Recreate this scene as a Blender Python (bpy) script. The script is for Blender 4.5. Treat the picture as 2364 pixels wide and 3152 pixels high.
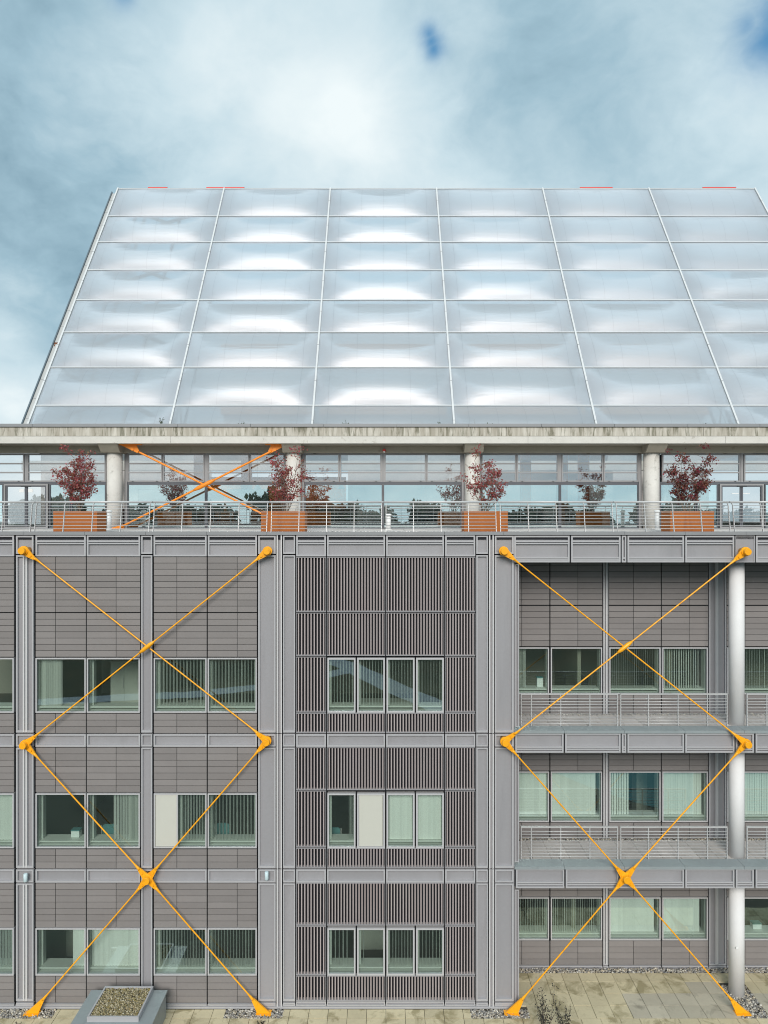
import bpy, math, random
from mathutils import Vector, Matrix, Euler
R = math.radians
scene = bpy.context.scene
for o in list(bpy.data.objects):
    bpy.data.objects.remove(o)
COL = scene.collection

# ---------------------------------------------------------------- camera
CAM_Y, CAM_Z, FPX = -22.3, 15.6, 2185.0
cd = bpy.data.cameras.new('camera')
cam = bpy.data.objects.new('camera', cd); COL.objects.link(cam)
cam.location = (0, CAM_Y, CAM_Z); cam.rotation_euler = (R(90), 0, 0)
cd.sensor_fit = 'HORIZONTAL'; cd.sensor_width = 36.0; cd.lens = 36.0 * FPX / 2364.0
cd.clip_start = 0.1; cd.clip_end = 5000
scene.camera = cam

# ---------------------------------------------------------------- sky, sun, exposure
SUN_EL, SUN_AZ = 29.0, 2.0          # the sun stands behind the camera, veiled by cloud
world = bpy.data.worlds.new('World'); scene.world = world; world.use_nodes = True
wn = world.node_tree; wn.nodes.clear()
class NT:
    def __init__(s, tree): s.t = tree
    def n(s, typ, **kw):
        nd = s.t.nodes.new(typ)
        for k, v in kw.items():
            if k.startswith('i_'):
                nd.inputs[k[2:].replace('_', ' ')].default_value = v
            else:
                setattr(nd, k, v)
        return nd
    def l(s, a, b): s.t.links.new(a, b)
    def val(s, sock, v):
        if hasattr(v, 'is_linked') or isinstance(v, bpy.types.NodeSocket): s.l(v, sock)
        else: sock.default_value = v
    def math(s, op, a, b=0.0, c=0.0, clamp=False):
        nd = s.n('ShaderNodeMath', operation=op, use_clamp=clamp)
        for k, v in enumerate((a, b, c)): s.val(nd.inputs[k], v)
        return nd.outputs[0]
    def mix(s, f, a, b, blend='MIX'):
        nd = s.n('ShaderNodeMix', data_type='RGBA', blend_type=blend)
        s.val(nd.inputs[0], f)
        for sock, v in ((nd.inputs[6], a), (nd.inputs[7], b)):
            if isinstance(v, (tuple, list)): sock.default_value = tuple(v) + ((1.0,) if len(v) == 3 else ())
            else: s.l(v, sock)
        return nd.outputs[2]
    def ramp(s, f, stops):
        nd = s.n('ShaderNodeValToRGB'); cr = nd.color_ramp
        while len(cr.elements) < len(stops): cr.elements.new(0.5)
        for e, (p, c) in zip(cr.elements, stops):
            e.position = p; e.color = (c, c, c, 1) if not isinstance(c, (tuple, list)) else tuple(c) + (1,)
        s.val(nd.inputs[0], f)
        return nd.outputs[0]
    def noise(s, vec, scale, detail=4.0, rough=0.55, dist=0.0):
        nd = s.n('ShaderNodeTexNoise'); nd.inputs['Scale'].default_value = scale
        nd.inputs['Detail'].default_value = detail; nd.inputs['Roughness'].default_value = rough
        nd.inputs['Distortion'].default_value = dist
        if vec is not None: s.l(vec, nd.inputs['Vector'])
        return nd.outputs['Fac']

w = NT(wn)
out = w.n('ShaderNodeOutputWorld'); bg = w.n('ShaderNodeBackground'); bg.inputs['Strength'].default_value = 0.1
w.l(bg.outputs[0], out.inputs[0])
sky = w.n('ShaderNodeTexSky', sky_type='NISHITA'); sky.sun_disc = False
sky.sun_elevation = R(SUN_EL); sky.sun_rotation = R(180 + SUN_AZ); sky.ozone_density = 2.0; sky.air_density = 1.2
tc = w.n('ShaderNodeTexCoord'); sep = w.n('ShaderNodeSeparateXYZ'); w.l(tc.outputs['Generated'], sep.inputs[0])
zz = w.math('ADD', w.math('MAXIMUM', sep.outputs[2], 0.0), 0.5)
cmb = w.n('ShaderNodeCombineXYZ'); w.l(w.math('DIVIDE', sep.outputs[0], zz), cmb.inputs[0]); w.l(w.math('DIVIDE', sep.outputs[1], zz), cmb.inputs[1])
cmb.inputs[2].default_value = 3.7
BANKS = ((1060, 340, .08, .30), (1150, 560, .42, .24), (330, 330, .15, .12), (2150, 400, .15, .12), (60, 1240, .06, .25), (40, 850, .10, .10), (700, 200, .12, .08),
         (-150, 640, .22, -.16), (300, 1030, .10, -.12), (1650, 130, .26, -.16), (560, 30, .20, -.14), (0, 0, .2, -.18), (1250, 20, .22, -.12), (2364, 0, .2, -.12), (200, 800, .10, -.10))
def warp(scale, amt, seed):
    """cloud coordinates pushed about by a vector noise, so that the banks get torn edges"""
    nz = w.n('ShaderNodeTexNoise'); nz.inputs['Scale'].default_value = scale; nz.inputs['Detail'].default_value = 4.0
    ad0 = w.n('ShaderNodeVectorMath', operation='ADD'); w.l(cmb.outputs[0], ad0.inputs[0]); ad0.inputs[1].default_value = (seed, seed * 1.7, 0)
    w.l(ad0.outputs[0], nz.inputs['Vector'])
    sb = w.n('ShaderNodeVectorMath', operation='SUBTRACT'); w.l(nz.outputs['Color'], sb.inputs[0]); sb.inputs[1].default_value = (.5, .5, .5)
    sc = w.n('ShaderNodeVectorMath', operation='SCALE'); w.l(sb.outputs[0], sc.inputs[0]); sc.inputs['Scale'].default_value = amt
    ad = w.n('ShaderNodeVectorMath', operation='ADD'); w.l(ad0.outputs[0], ad.inputs[0]); w.l(sc.outputs[0], ad.inputs[1])
    return ad.outputs[0]
big = w.noise(warp(2.0, .35, 2.0), 1.7, 4.0, 0.48)
fine = w.noise(warp(3.6, .25, 5.3), 3.8, 6.0, 0.55)
wisp = w.noise(warp(6.0, .16, 1.1), 9.0, 5.0, 0.58)
def blob(px, py, rad, ragged=1.5):
    d = Vector(((px - 1182), FPX, -(py - 1576))).normalized()
    nd = w.n('ShaderNodeVectorMath', operation='DISTANCE'); w.l(tc.outputs['Generated'], nd.inputs[0]); nd.inputs[1].default_value = d
    q = w.math('MULTIPLY', nd.outputs['Value'], 1.0 / rad)
    q = w.math('ADD', q, w.math('MULTIPLY', w.math('SUBTRACT', w.math('ADD', w.math('MULTIPLY', fine, .5), w.math('MULTIPLY', wisp, .5)), 0.5), ragged))
    q = w.math('MAXIMUM', q, 0.0)
    return w.math('POWER', 2.718, w.math('MULTIPLY', w.math('MULTIPLY', q, q), -1.0))
# brightness of the cloud deck: noise at three sizes plus the bright and dull banks the photograph shows over the roof
br = w.math('ADD', w.math('MULTIPLY', big, 0.80), w.math('MULTIPLY', fine, 0.72))
br = w.math('ADD', br, w.math('MULTIPLY', wisp, .34))
br = w.math('SUBTRACT', br, 0.445)
br = w.math('ADD', br, w.math('MULTIPLY', w.math('POWER', 2.718, w.math('MULTIPLY', w.math('MAXIMUM', sep.outputs[2], 0.0), -9.0)), .20))
for px, py, rad, amt in BANKS:
    br = w.math('ADD', br, w.math('MULTIPLY', blob(px, py, rad), amt))
cl = w.ramp(br, [(0.07, (1.10, 1.85, 2.35)), (0.30, (2.0, 2.95, 3.5)), (0.54, (3.25, 4.1, 4.5)), (0.88, (4.85, 5.3, 5.4))])
hole = None
for px, py, rad, amt in ((1320, 104, .014, .85), (1327, 128, .015, .9), (1335, 152, .014, .9), (2300, 75, .022, .7), (2370, 130, .038, .95), (2420, 40, .05, .9), (378, -12, .014, .6)):
    b1 = w.math('MULTIPLY', blob(px, py, rad, 2.6), amt); hole = b1 if hole is None else w.math('MAXIMUM', hole, b1)
gap = w.ramp(w.math('ADD', w.math('MULTIPLY', big, 0.6), w.math('MULTIPLY', fine, 0.4)), [(0.22, 0.8), (0.33, 0.0)])
cover = w.math('SUBTRACT', 1.0, w.math('MAXIMUM', hole, gap), clamp=True)
blue = w.mix(0.85, sky.outputs[0], (0.25, 1.35, 2.7))
w.l(w.mix(cover, blue, cl), bg.inputs['Color'])

sl = bpy.data.lights.new('sun', 'SUN'); sl.energy = 1.5; sl.angle = R(28); sl.color = (1.0, 0.94, 0.87)
sun = bpy.data.objects.new('sun', sl); COL.objects.link(sun)
sdir = Vector((math.sin(R(SUN_AZ)) * math.cos(R(SUN_EL)), math.cos(R(SUN_EL)) * math.cos(R(SUN_AZ)), -math.sin(R(SUN_EL))))
sun.rotation_euler = sdir.to_track_quat('-Z', 'Y').to_euler(); sun.location = (0, -60, 80)
vs = scene.view_settings
vs.view_transform = 'Standard'; vs.look = 'None'; vs.gamma = 1.0; vs.exposure = 0.86; vs.use_curve_mapping = False
scene.cycles.max_bounces = 10; scene.cycles.transparent_max_bounces = 16
scene.cycles.caustics_reflective = False; scene.cycles.caustics_refractive = False
scene.cycles.use_denoising = True; scene.cycles.filter_width = 1.05

# ---------------------------------------------------------------- units: a pixel measured in the photograph at a known depth -> metres
def X(px, y=0.0): return (px - 1182.0) * (y - CAM_Y) / FPX
def Z(py, y=0.0): return CAM_Z - (py - 1576.0) * (y - CAM_Y) / FPX

# ---------------------------------------------------------------- materials
MATS = {}
def mat(name, col, rough=0.6, var=0.0, scale=3.0, metal=0.0, piece=0.0, spots=None, bump=0.0, bscale=40.0, spec=0.5, streak=False, col2=None):
    """painted / mineral surface: colour, cloudy variation, per-piece variation, fine relief"""
    m = bpy.data.materials.new(name); m.use_nodes = True; t = NT(m.node_tree)
    b = m.node_tree.nodes['Principled BSDF']
    b.inputs['Roughness'].default_value = rough; b.inputs['Metallic'].default_value = metal
    b.inputs['Specular IOR Level'].default_value = spec
    geo = t.n('ShaderNodeNewGeometry'); pos = geo.outputs['Position']
    if streak:
        mp = t.n('ShaderNodeMapping'); mp.inputs['Scale'].default_value = (1.0, 1.0, 0.14); t.l(pos, mp.inputs[0]); spos = mp.outputs[0]
    else: spos = pos
    c = tuple(col) + (1.0,)
    cur = t.n('ShaderNodeRGB'); cur.outputs[0].default_value = c; cur = cur.outputs[0]
    if col2 is not None:
        f = t.ramp(t.noise(spos, scale, 6.0, 0.6), [(0.38, 0.0), (0.66, 1.0)])
        cur = t.mix(f, cur, col2)
    if var:
        f = t.noise(spos, scale, 6.0, 0.62)
        k = t.math('ADD', t.math('MULTIPLY', t.math('SUBTRACT', f, 0.5), var * 2.4), 1.0)
        f2 = t.noise(pos, scale * 9.0, 3.0, 0.6)
        k = t.math('ADD', k, t.math('MULTIPLY', t.math('SUBTRACT', f2, 0.5), var * 1.2))
        cb = t.n('ShaderNodeCombineColor'); [t.l(k, cb.inputs[q]) for q in range(3)]
        cur = t.mix(1.0, cur, cb.outputs[0], 'MULTIPLY')
    if piece:
        oi = t.n('ShaderNodeObjectInfo')
        r = t.math('FRACT', t.math('ADD', oi.outputs['Random'], geo.outputs['Random Per Island']))
        k = t.math('ADD', t.math('MULTIPLY', t.math('SUBTRACT', r, 0.5), piece * 2.0), 1.0)
        cb = t.n('ShaderNodeCombineColor'); [t.l(k, cb.inputs[q]) for q in range(3)]
        cur = t.mix(1.0, cur, cb.outputs[0], 'MULTIPLY')
    if spots:
        f = t.ramp(t.noise(spos, spots[1], 7.0, 0.65, 0.6), [(spots[2], 0.0), (spots[2] + 0.12, spots[3])])
        cur = t.mix(f, cur, spots[0])
    t.l(cur, b.inputs['Base Color'])
    if bump:
        bn = t.n('ShaderNodeBump'); bn.inputs['Strength'].default_value = bump; bn.inputs['Distance'].default_value = 0.02
        t.l(t.noise(pos, bscale, 5.0, 0.6), bn.inputs['Height']); t.l(bn.outputs[0], b.inputs['Normal'])
    MATS[name] = m
    return m
M = MATS
mat('panel_grey', (.318, .311, .326), .5, .09, 1.3, piece=.05, bump=.03, bscale=2.0, streak=True, spots=((.25, .245, .255), .9, .58, .5))
mat('frame_grey', (.425, .42, .435), .42, .05, 2.0)
mat('fin_light', (.60, .59, .595), .38, .05, 2.0)
mat('joint_dark', (.035, .04, .045), .7)
mat('tile', (.232, .213, .208), .75, .07, 1.2, piece=.085, bump=.1, bscale=60, spots=((.34, .315, .30), 1.6, .68, .5))
mat('slat', (.41, .355, .35), .7, .05, 2.0, piece=.06)
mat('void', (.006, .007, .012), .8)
mat('window_frame', (.50, .495, .505), .4, .04, 2.0)
mat('sill_white', (.72, .74, .70), .55)
mat('blind_white', (.92, .93, .89), .7, piece=.05)
mat('infill', (.56, .56, .50), .6, .03, 3.0)
mat('orange', (.97, .42, .012), .34, .10, 2.5, spots=((.58, .18, .015), 3.4, .58, .6), bump=.05, bscale=80)
mat('terrace_orange', (.88, .265, .012), .45, .06, 2.0)
mat('corten', (.36, .105, .016), .75, .16, 2.4, spots=((.25, .065, .012), 1.8, .55, .6), bump=.08, bscale=50, streak=True)
mat('concrete', (.66, .64, .60), .85, .14, 2.2, spots=((.20, .19, .16), 2.6, .56, .55), bump=.12, bscale=25)
mat('concrete_streak', (.42, .385, .32), .88, .22, 5.5, spots=((.12, .115, .07), 6.5, .50, .75), bump=.12, bscale=25, streak=True, col2=(.56, .53, .47))
mat('concrete_pale', (.62, .60, .555), .85, .12, 3.5, spots=((.30, .27, .22), 3.2, .60, .6), bump=.12, bscale=25)
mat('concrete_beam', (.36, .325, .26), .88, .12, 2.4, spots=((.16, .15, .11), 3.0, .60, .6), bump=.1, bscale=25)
mat('column_white', (.78, .77, .77), .7, .06, 2.5, spots=((.40, .39, .39), 5.0, .70, .5), bump=.06, bscale=30)
mat('coping', (.26, .265, .275), .45, .07, 1.5)
mat('coping_green', (.285, .32, .33), .4, .08, 1.2, spots=((.20, .23, .235), 2.0, .56, .5))
mat('rail_steel', (.54, .535, .535), .35, .03, 3.0, metal=.15)
mat('paver', (.62, .545, .365), .9, .16, 1.6, piece=.10, spots=((.27, .225, .115), 1.5, .51, .72), bump=.15, bscale=45)
mat('paver_grey', (.52, .475, .375), .9, .13, 1.6, piece=.10, spots=((.20, .18, .14), 1.5, .55, .6), bump=.15, bscale=45)
mat('paver_balcony', (.66, .62, .59), .9, .12, 1.6, piece=.09, spots=((.42, .38, .36), 2.0, .57, .6))
mat('ground_dirt', (.10, .095, .08), .95, .2, 3.0)
mat('ground_far', (.115, .12, .095), .95, .25, .12, spots=((.05, .055, .05), .05, .5, .8))
mat('room_wall', (.30, .29, .235), .85)
mat('room_floor', (.085, .07, .055), .9, .1, 2.0)
mat('room_ceiling', (.45, .45, .42), .85)
mat('storey_wall', (.76, .70, .66), .8, .06, 1.0)
mat('interior_orange', (.82, .25, .06), .6, .05, 1.0)
mat('board_white', (.86, .89, .88), .4, .03, 2.0)
mat('wood_brown', (.16, .062, .025), .6, .1, 2.0)
mat('furniture_dark', (.03, .032, .035), .5)
mat('chair_teal', (.10, .26, .27), .6)
mat('mullion_dark', (.10, .105, .12), .45)
mat('mullion_grey', (.30, .295, .30), .42, .03, 2.0)
mat('paint_white', (.80, .80, .79), .45, .02, 3.0)
mat('lamp_pale', (.62, .76, .80), .3)
mat('red', (.70, .045, .03), .5)
mat('bark', (.17, .135, .105), .9, .15, 8.0)
mat('bark_far', (.07, .055, .04), .9)
mat('roof_white', (.64, .66, .67), .45, .05, 2.0, spots=((.5, .5, .48), 3.0, .64, .4))
mat('gutter_grey', (.48, .49, .485), .5, .07, 1.5, streak=True, spots=((.30, .30, .29), 2.0, .6, .5))
mat('rust', (.16, .055, .02), .9)
mat('steel_blue', (.12, .16, .19), .5)
mat('soil', (.05, .038, .025), .95, .2, 8.0)

def pebble_mat(name, cols):
    m = bpy.data.materials.new(name); m.use_nodes = True; t = NT(m.node_tree); b = m.node_tree.nodes['Principled BSDF']
    geo = t.n('ShaderNodeNewGeometry'); b.inputs['Roughness'].default_value = .7
    t.l(t.ramp(geo.outputs['Random Per Island'], [(i / (len(cols) - 1), c) for i, c in enumerate(cols)]), b.inputs['Base Color'])
    M[name] = m
pebble_mat('pebbles', [(.10, .10, .105), (.34, .32, .29), (.17, .17, .175), (.56, .48, .35), (.22, .22, .22), (.72, .68, .6), (.28, .24, .18), (.44, .42, .39)])
pebble_mat('pebbles_tray', [(.10, .095, .07), (.32, .25, .09), (.15, .13, .08), (.42, .36, .22), (.20, .17, .08), (.55, .50, .38), (.26, .18, .06)])

def leaf_mat(name, cols, trans=.35):
    m = bpy.data.materials.new(name); m.use_nodes = True; t = NT(m.node_tree); nt = m.node_tree
    b = nt.nodes['Principled BSDF']; o = nt.nodes['Material Output']
    geo = t.n('ShaderNodeNewGeometry')
    c = t.ramp(geo.outputs['Random Per Island'], [(i / max(1, len(cols) - 1), q) for i, q in enumerate(cols)])
    t.l(c, b.inputs['Base Color']); b.inputs['Roughness'].default_value = .55
    tr = t.n('ShaderNodeBsdfTranslucent'); t.l(c, tr.inputs[0])
    mx = t.n('ShaderNodeMixShader'); mx.inputs[0].default_value = trans
    t.l(b.outputs[0], mx.inputs[1]); t.l(tr.outputs[0], mx.inputs[2]); t.l(mx.outputs[0], o.inputs[0])
    M[name] = m
leaf_mat('leaf_red', [(.22, .06, .06), (.42, .07, .09), (.32, .11, .07), (.52, .13, .16), (.24, .17, .08), (.40, .06, .08), (.17, .12, .07)])
leaf_mat('leaf_brown', [(.14, .05, .045), (.22, .10, .055), (.28, .05, .06), (.16, .11, .06), (.32, .04, .07), (.12, .05, .055)])
leaf_mat('leaf_dry', [(.03, .035, .025), (.06, .055, .04), (.035, .04, .045)])
leaf_mat('leaf_green', [(.06, .10, .03), (.09, .13, .05), (.05, .07, .03)])
leaf_mat('leaf_far', [(.018, .035, .016), (.03, .05, .02), (.04, .055, .025), (.05, .045, .02)])

def glass(name, tint, refl, base, rcol=(1, 1, 1)):
    """coated window glass: clear with a tint, a mirror share that grows with the angle"""
    m = bpy.data.materials.new(name); m.use_nodes = True; t = NT(m.node_tree); nt = m.node_tree
    nt.nodes.remove(nt.nodes['Principled BSDF']); o = nt.nodes['Material Output']
    tr = t.n('ShaderNodeBsdfTransparent'); tr.inputs[0].default_value = tuple(tint) + (1,)
    gl = t.n('ShaderNodeBsdfGlossy'); gl.inputs['Roughness'].default_value = 0.0; gl.inputs[0].default_value = tuple(rcol) + (1,)
    geo = t.n('ShaderNodeNewGeometry')
    bn = t.n('ShaderNodeBump'); bn.inputs['Strength'].default_value = .015; bn.inputs['Distance'].default_value = .05
    t.l(t.noise(geo.outputs['Position'], 1.1, 1.0), bn.inputs['Height']); t.l(bn.outputs[0], gl.inputs['Normal'])
    fr = t.n('ShaderNodeFresnel'); fr.inputs['IOR'].default_value = 1.5
    f = t.math('ADD', t.math('MULTIPLY', fr.outputs[0], refl), base, clamp=True)
    mx = t.n('ShaderNodeMixShader'); t.l(f, mx.inputs[0]); t.l(tr.outputs[0], mx.inputs[1]); t.l(gl.outputs[0], mx.inputs[2]); t.l(mx.outputs[0], o.inputs[0])
    M[name] = m
glass('glass_office', (.93, .985, .96), .9, .07, (.80, .97, 1.0))
glass('glass_terrace', (.92, .97, .97), 1.0, .52, (.88, 1.0, 1.0))
glass('glass_upper', (.94, .95, .95), 1.0, .27, (1.0, .97, .97))

def film(name='film', body=.52, shine=.10):
    m = bpy.data.materials.new(name); m.use_nodes = True; t = NT(m.node_tree); nt = m.node_tree
    nt.nodes.remove(nt.nodes['Principled BSDF']); o = nt.nodes['Material Output']
    uv = t.n('ShaderNodeTexCoord'); sp = t.n('ShaderNodeSeparateXYZ'); t.l(uv.outputs['UV'], sp.inputs[0])
    geo = t.n('ShaderNodeNewGeometry'); pos = geo.outputs['Position']
    # welded seams across each cushion, fine crumples near its edge
    fr = t.math('FRACT', t.math('MULTIPLY', sp.outputs[0], 5.0))
    seam = t.math('LESS_THAN', t.math('ABSOLUTE', t.math('SUBTRACT', fr, 0.5)), 0.010)
    mp = t.n('ShaderNodeMapping'); mp.inputs['Scale'].default_value = (.16, 1.5, 1.5); t.l(pos, mp.inputs[0])
    bn = t.n('ShaderNodeBump'); bn.inputs['Strength'].default_value = .20; bn.inputs['Distance'].default_value = .06
    t.l(t.noise(mp.outputs[0], 1.6, 5.0, .55, .8), bn.inputs['Height'])
    tr = t.n('ShaderNodeBsdfTransparent'); tr.inputs[0].default_value = (.84, .95, 1.0, 1)
    df = t.n('ShaderNodeBsdfDiffuse'); tl = t.n('ShaderNodeBsdfTranslucent')
    cc = t.mix(t.math('MULTIPLY', seam, .7), (.84, .92, .985), (.36, .40, .44))
    t.l(cc, df.inputs[0]); t.l(cc, tl.inputs[0])
    gl = t.n('ShaderNodeBsdfGlossy'); gl.inputs['Roughness'].default_value = .425; gl.inputs[0].default_value = (1.0, .96, .975, 1)
    t.l(bn.outputs[0], gl.inputs['Normal'])
    m1 = t.n('ShaderNodeMixShader'); m1.inputs[0].default_value = .5; t.l(df.outputs[0], m1.inputs[1]); t.l(tl.outputs[0], m1.inputs[2])
    m2 = t.n('ShaderNodeMixShader'); t.l(t.math('ADD', t.math('MULTIPLY', seam, .25), body), m2.inputs[0]); t.l(tr.outputs[0], m2.inputs[1]); t.l(m1.outputs[0], m2.inputs[2])
    fz = t.n('ShaderNodeFresnel'); fz.inputs['IOR'].default_value = 1.45; t.l(bn.outputs[0], fz.inputs['Normal'])
    m3 = t.n('ShaderNodeMixShader'); t.l(t.math('ADD', t.math('MULTIPLY', fz.outputs[0], 1.05), shine, clamp=True), m3.inputs[0])
    t.l(m2.outputs[0], m3.inputs[1]); t.l(gl.outputs[0], m3.inputs[2]); t.l(m3.outputs[0], o.inputs[0])
    M[name] = m
film(); film('film_inner', .16, .0)

def glow(name, col, s):
    m = bpy.data.materials.new(name); m.use_nodes = True
    b = m.node_tree.nodes['Principled BSDF']; b.inputs['Emission Color'].default_value = tuple(col) + (1,); b.inputs['Emission Strength'].default_value = s
    M[name] = m
glow('tube_light', (1.0, .86, .6), 3.0)

# ---------------------------------------------------------------- mesh helpers
WLOC = {}
def link(o, parent=None, loc=(0, 0, 0)):
    COL.objects.link(o); o.location = loc
    WLOC[o.name] = Vector(loc)
    if parent is not None:
        o.parent = parent; o.matrix_parent_inverse = Matrix.Translation(-WLOC[parent.name])
    return o
def empty(name, loc, label=None, cat=None, group=None, parent=None):
    o = bpy.data.objects.new(name, None); o.empty_display_size = .2
    link(o, parent, loc)
    if label: tag(o, label, cat, group)
    return o
def tag(o, label, cat, group=None):
    o['label'] = label; o['category'] = cat
    if group: o['group'] = group
    return o
def struct(o): o['kind'] = 'structure'; return o
def stuff(o): o['kind'] = 'stuff'; return o

class MB:
    def __init__(s): s.v = []; s.f = []; s.sm = []
    def face(s, idx, smooth=False): s.f.append(idx); s.sm.append(smooth)
    def box(s, x0, x1, y0, y1, z0, z1):
        if x0 > x1: x0, x1 = x1, x0
        if y0 > y1: y0, y1 = y1, y0
        if z0 > z1: z0, z1 = z1, z0
        b = len(s.v)
        s.v += [(x0, y0, z0), (x1, y0, z0), (x1, y1, z0), (x0, y1, z0), (x0, y0, z1), (x1, y0, z1), (x1, y1, z1), (x0, y1, z1)]
        for q in ((0, 3, 2, 1), (4, 5, 6, 7), (0, 1, 5, 4), (1, 2, 6, 5), (2, 3, 7, 6), (3, 0, 4, 7)): s.face([b + k for k in q])
        return s
    def hexa(s, pts):
        b = len(s.v); s.v += [tuple(p) for p in pts]
        for q in ((0, 3, 2, 1), (4, 5, 6, 7), (0, 1, 5, 4), (1, 2, 6, 5), (2, 3, 7, 6), (3, 0, 4, 7)): s.face([b + k for k in q])
        return s
    def prism(s, poly, y0, y1):
        """outline in x, z (counter-clockwise seen from the front, -y) pushed from y0 back to y1"""
        n = len(poly); b = len(s.v)
        s.v += [(x, y0, z) for x, z in poly] + [(x, y1, z) for x, z in poly]
        s.face([b + k for k in range(n)]); s.face([b + n + k for k in reversed(range(n))])
        for k in range(n): s.face([b + (k + 1) % n, b + k, b + n + k, b + n + (k + 1) % n])
        return s
    def ring(s, x0, x1, z0, z1, wd, y0, y1, wt=None, wb=None):
        """picture frame"""
        wt = wd if wt is None else wt; wb = wd if wb is None else wb
        b = len(s.v)
        o_ = [(x0, z0), (x1, z0), (x1, z1), (x0, z1)]; i_ = [(x0 + wd, z0 + wb), (x1 - wd, z0 + wb), (x1 - wd, z1 - wt), (x0 + wd, z1 - wt)]
        for yy in (y0, y1):
            s.v += [(x, yy, z) for x, z in o_] + [(x, yy, z) for x, z in i_]
        for k in range(4):
            n = (k + 1) % 4
            s.face([b + k, b + n, b + 4 + n, b + 4 + k])
            s.face([b + 8 + n, b + 8 + k, b + 12 + k, b + 12 + n])
            s.face([b + n, b + k, b + 8 + k, b + 8 + n])
            s.face([b + 4 + k, b + 4 + n, b + 12 + n, b + 12 + k])
        return s
    def tube(s, pts, radii, n=10, caps=True):
        pts = [Vector(p) for p in pts]; b = len(s.v); prev = None
        for k, p in enumerate(pts):
            d = (pts[min(k + 1, len(pts) - 1)] - pts[max(k - 1, 0)]).normalized()
            if prev is None:
                a = d.cross(Vector((0, 0, 1)))
                if a.length < 1e-3: a = d.cross(Vector((1, 0, 0)))
            else: a = prev - d * prev.dot(d)
            a.normalize(); prev = a; c = d.cross(a)
            r = radii[k] if isinstance(radii, (list, tuple)) else radii
            for j in range(n):
                an = 2 * math.pi * j / n
                s.v.append(tuple(p + (a * math.cos(an) + c * math.sin(an)) * r))
        for k in range(len(pts) - 1):
            for j in range(n):
                s.face([b + k * n + j, b + k * n + (j + 1) % n, b + (k + 1) * n + (j + 1) % n, b + (k + 1) * n + j], True)
        if caps:
            s.face([b + j for j in reversed(range(n))]); e = b + (len(pts) - 1) * n; s.face([e + j for j in range(n)])
        return s
    def mesh(s, name, material, org=(0, 0, 0)):
        me = bpy.data.meshes.new(name)
        ox, oy, oz = org
        me.from_pydata([(x - ox, y - oy, z - oz) for x, y, z in s.v], [], s.f)
        me.polygons.foreach_set('use_smooth', s.sm)
        me.materials.append(M[material]); me.update()
        return me
    def build(s, name, material, parent=None):
        xs = [p[0] for p in s.v]; ys = [p[1] for p in s.v]; zs = [p[2] for p in s.v]
        org = ((min(xs) + max(xs)) / 2, (min(ys) + max(ys)) / 2, min(zs))
        return link(bpy.data.objects.new(name, s.mesh(name, material, org)), parent, org)
BOXES = {}
def piece(name, material, parent, x0, x1, y0, y1, z0, z1, tilt=0.0):
    """one plain block; blocks of one size and material share their mesh"""
    key = (name, material, round(x1 - x0, 4), round(y1 - y0, 4), round(z1 - z0, 4))
    if key not in BOXES:
        a, b_, c = key[2] / 2, key[3] / 2, key[4] / 2
        BOXES[key] = MB().box(-a, a, -b_, b_, -c, c).mesh(name, material)
    o = bpy.data.objects.new(name, BOXES[key])
    link(o, parent, ((x0 + x1) / 2, (y0 + y1) / 2, (z0 + z1) / 2))
    if tilt: o.rotation_euler = (random.uniform(-tilt, tilt), 0, random.uniform(-tilt, tilt))
    return o
def walled(xc, zc, holes, y0, y1):
    """wall with rectangular openings; holes are (x0, x1, z0, z1)"""
    xs = sorted(set([round(v, 4) for v in xc] + [round(h[k], 4) for h in holes for k in (0, 1)]))
    zs = sorted(set([round(v, 4) for v in zc] + [round(h[k], 4) for h in holes for k in (2, 3)]))
    def solid(i, j):
        if i < 0 or j < 0 or i >= len(xs) - 1 or j >= len(zs) - 1: return False
        cx, cz = (xs[i] + xs[i + 1]) / 2, (zs[j] + zs[j + 1]) / 2
        return not any(h[0] < cx < h[1] and h[2] < cz < h[3] for h in holes)
    m = MB()
    def q(*p):
        b = len(m.v); m.v += p; m.face([b, b + 1, b + 2, b + 3])
    for i in range(len(xs) - 1):
        for j in range(len(zs) - 1):
            if not solid(i, j): continue
            a, b_, c, d = xs[i], xs[i + 1], zs[j], zs[j + 1]
            q((a, y0, c), (b_, y0, c), (b_, y0, d), (a, y0, d)); q((b_, y1, c), (a, y1, c), (a, y1, d), (b_, y1, d))
            if not solid(i - 1, j): q((a, y1, c), (a, y0, c), (a, y0, d), (a, y1, d))
            if not solid(i + 1, j): q((b_, y0, c), (b_, y1, c), (b_, y1, d), (b_, y0, d))
            if not solid(i, j - 1): q((a, y1, c), (b_, y1, c), (b_, y0, c), (a, y0, c))
            if not solid(i, j + 1): q((a, y0, d), (b_, y0, d), (b_, y1, d), (a, y1, d))
    return m
rng = random.Random(7); random.seed(11)

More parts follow.
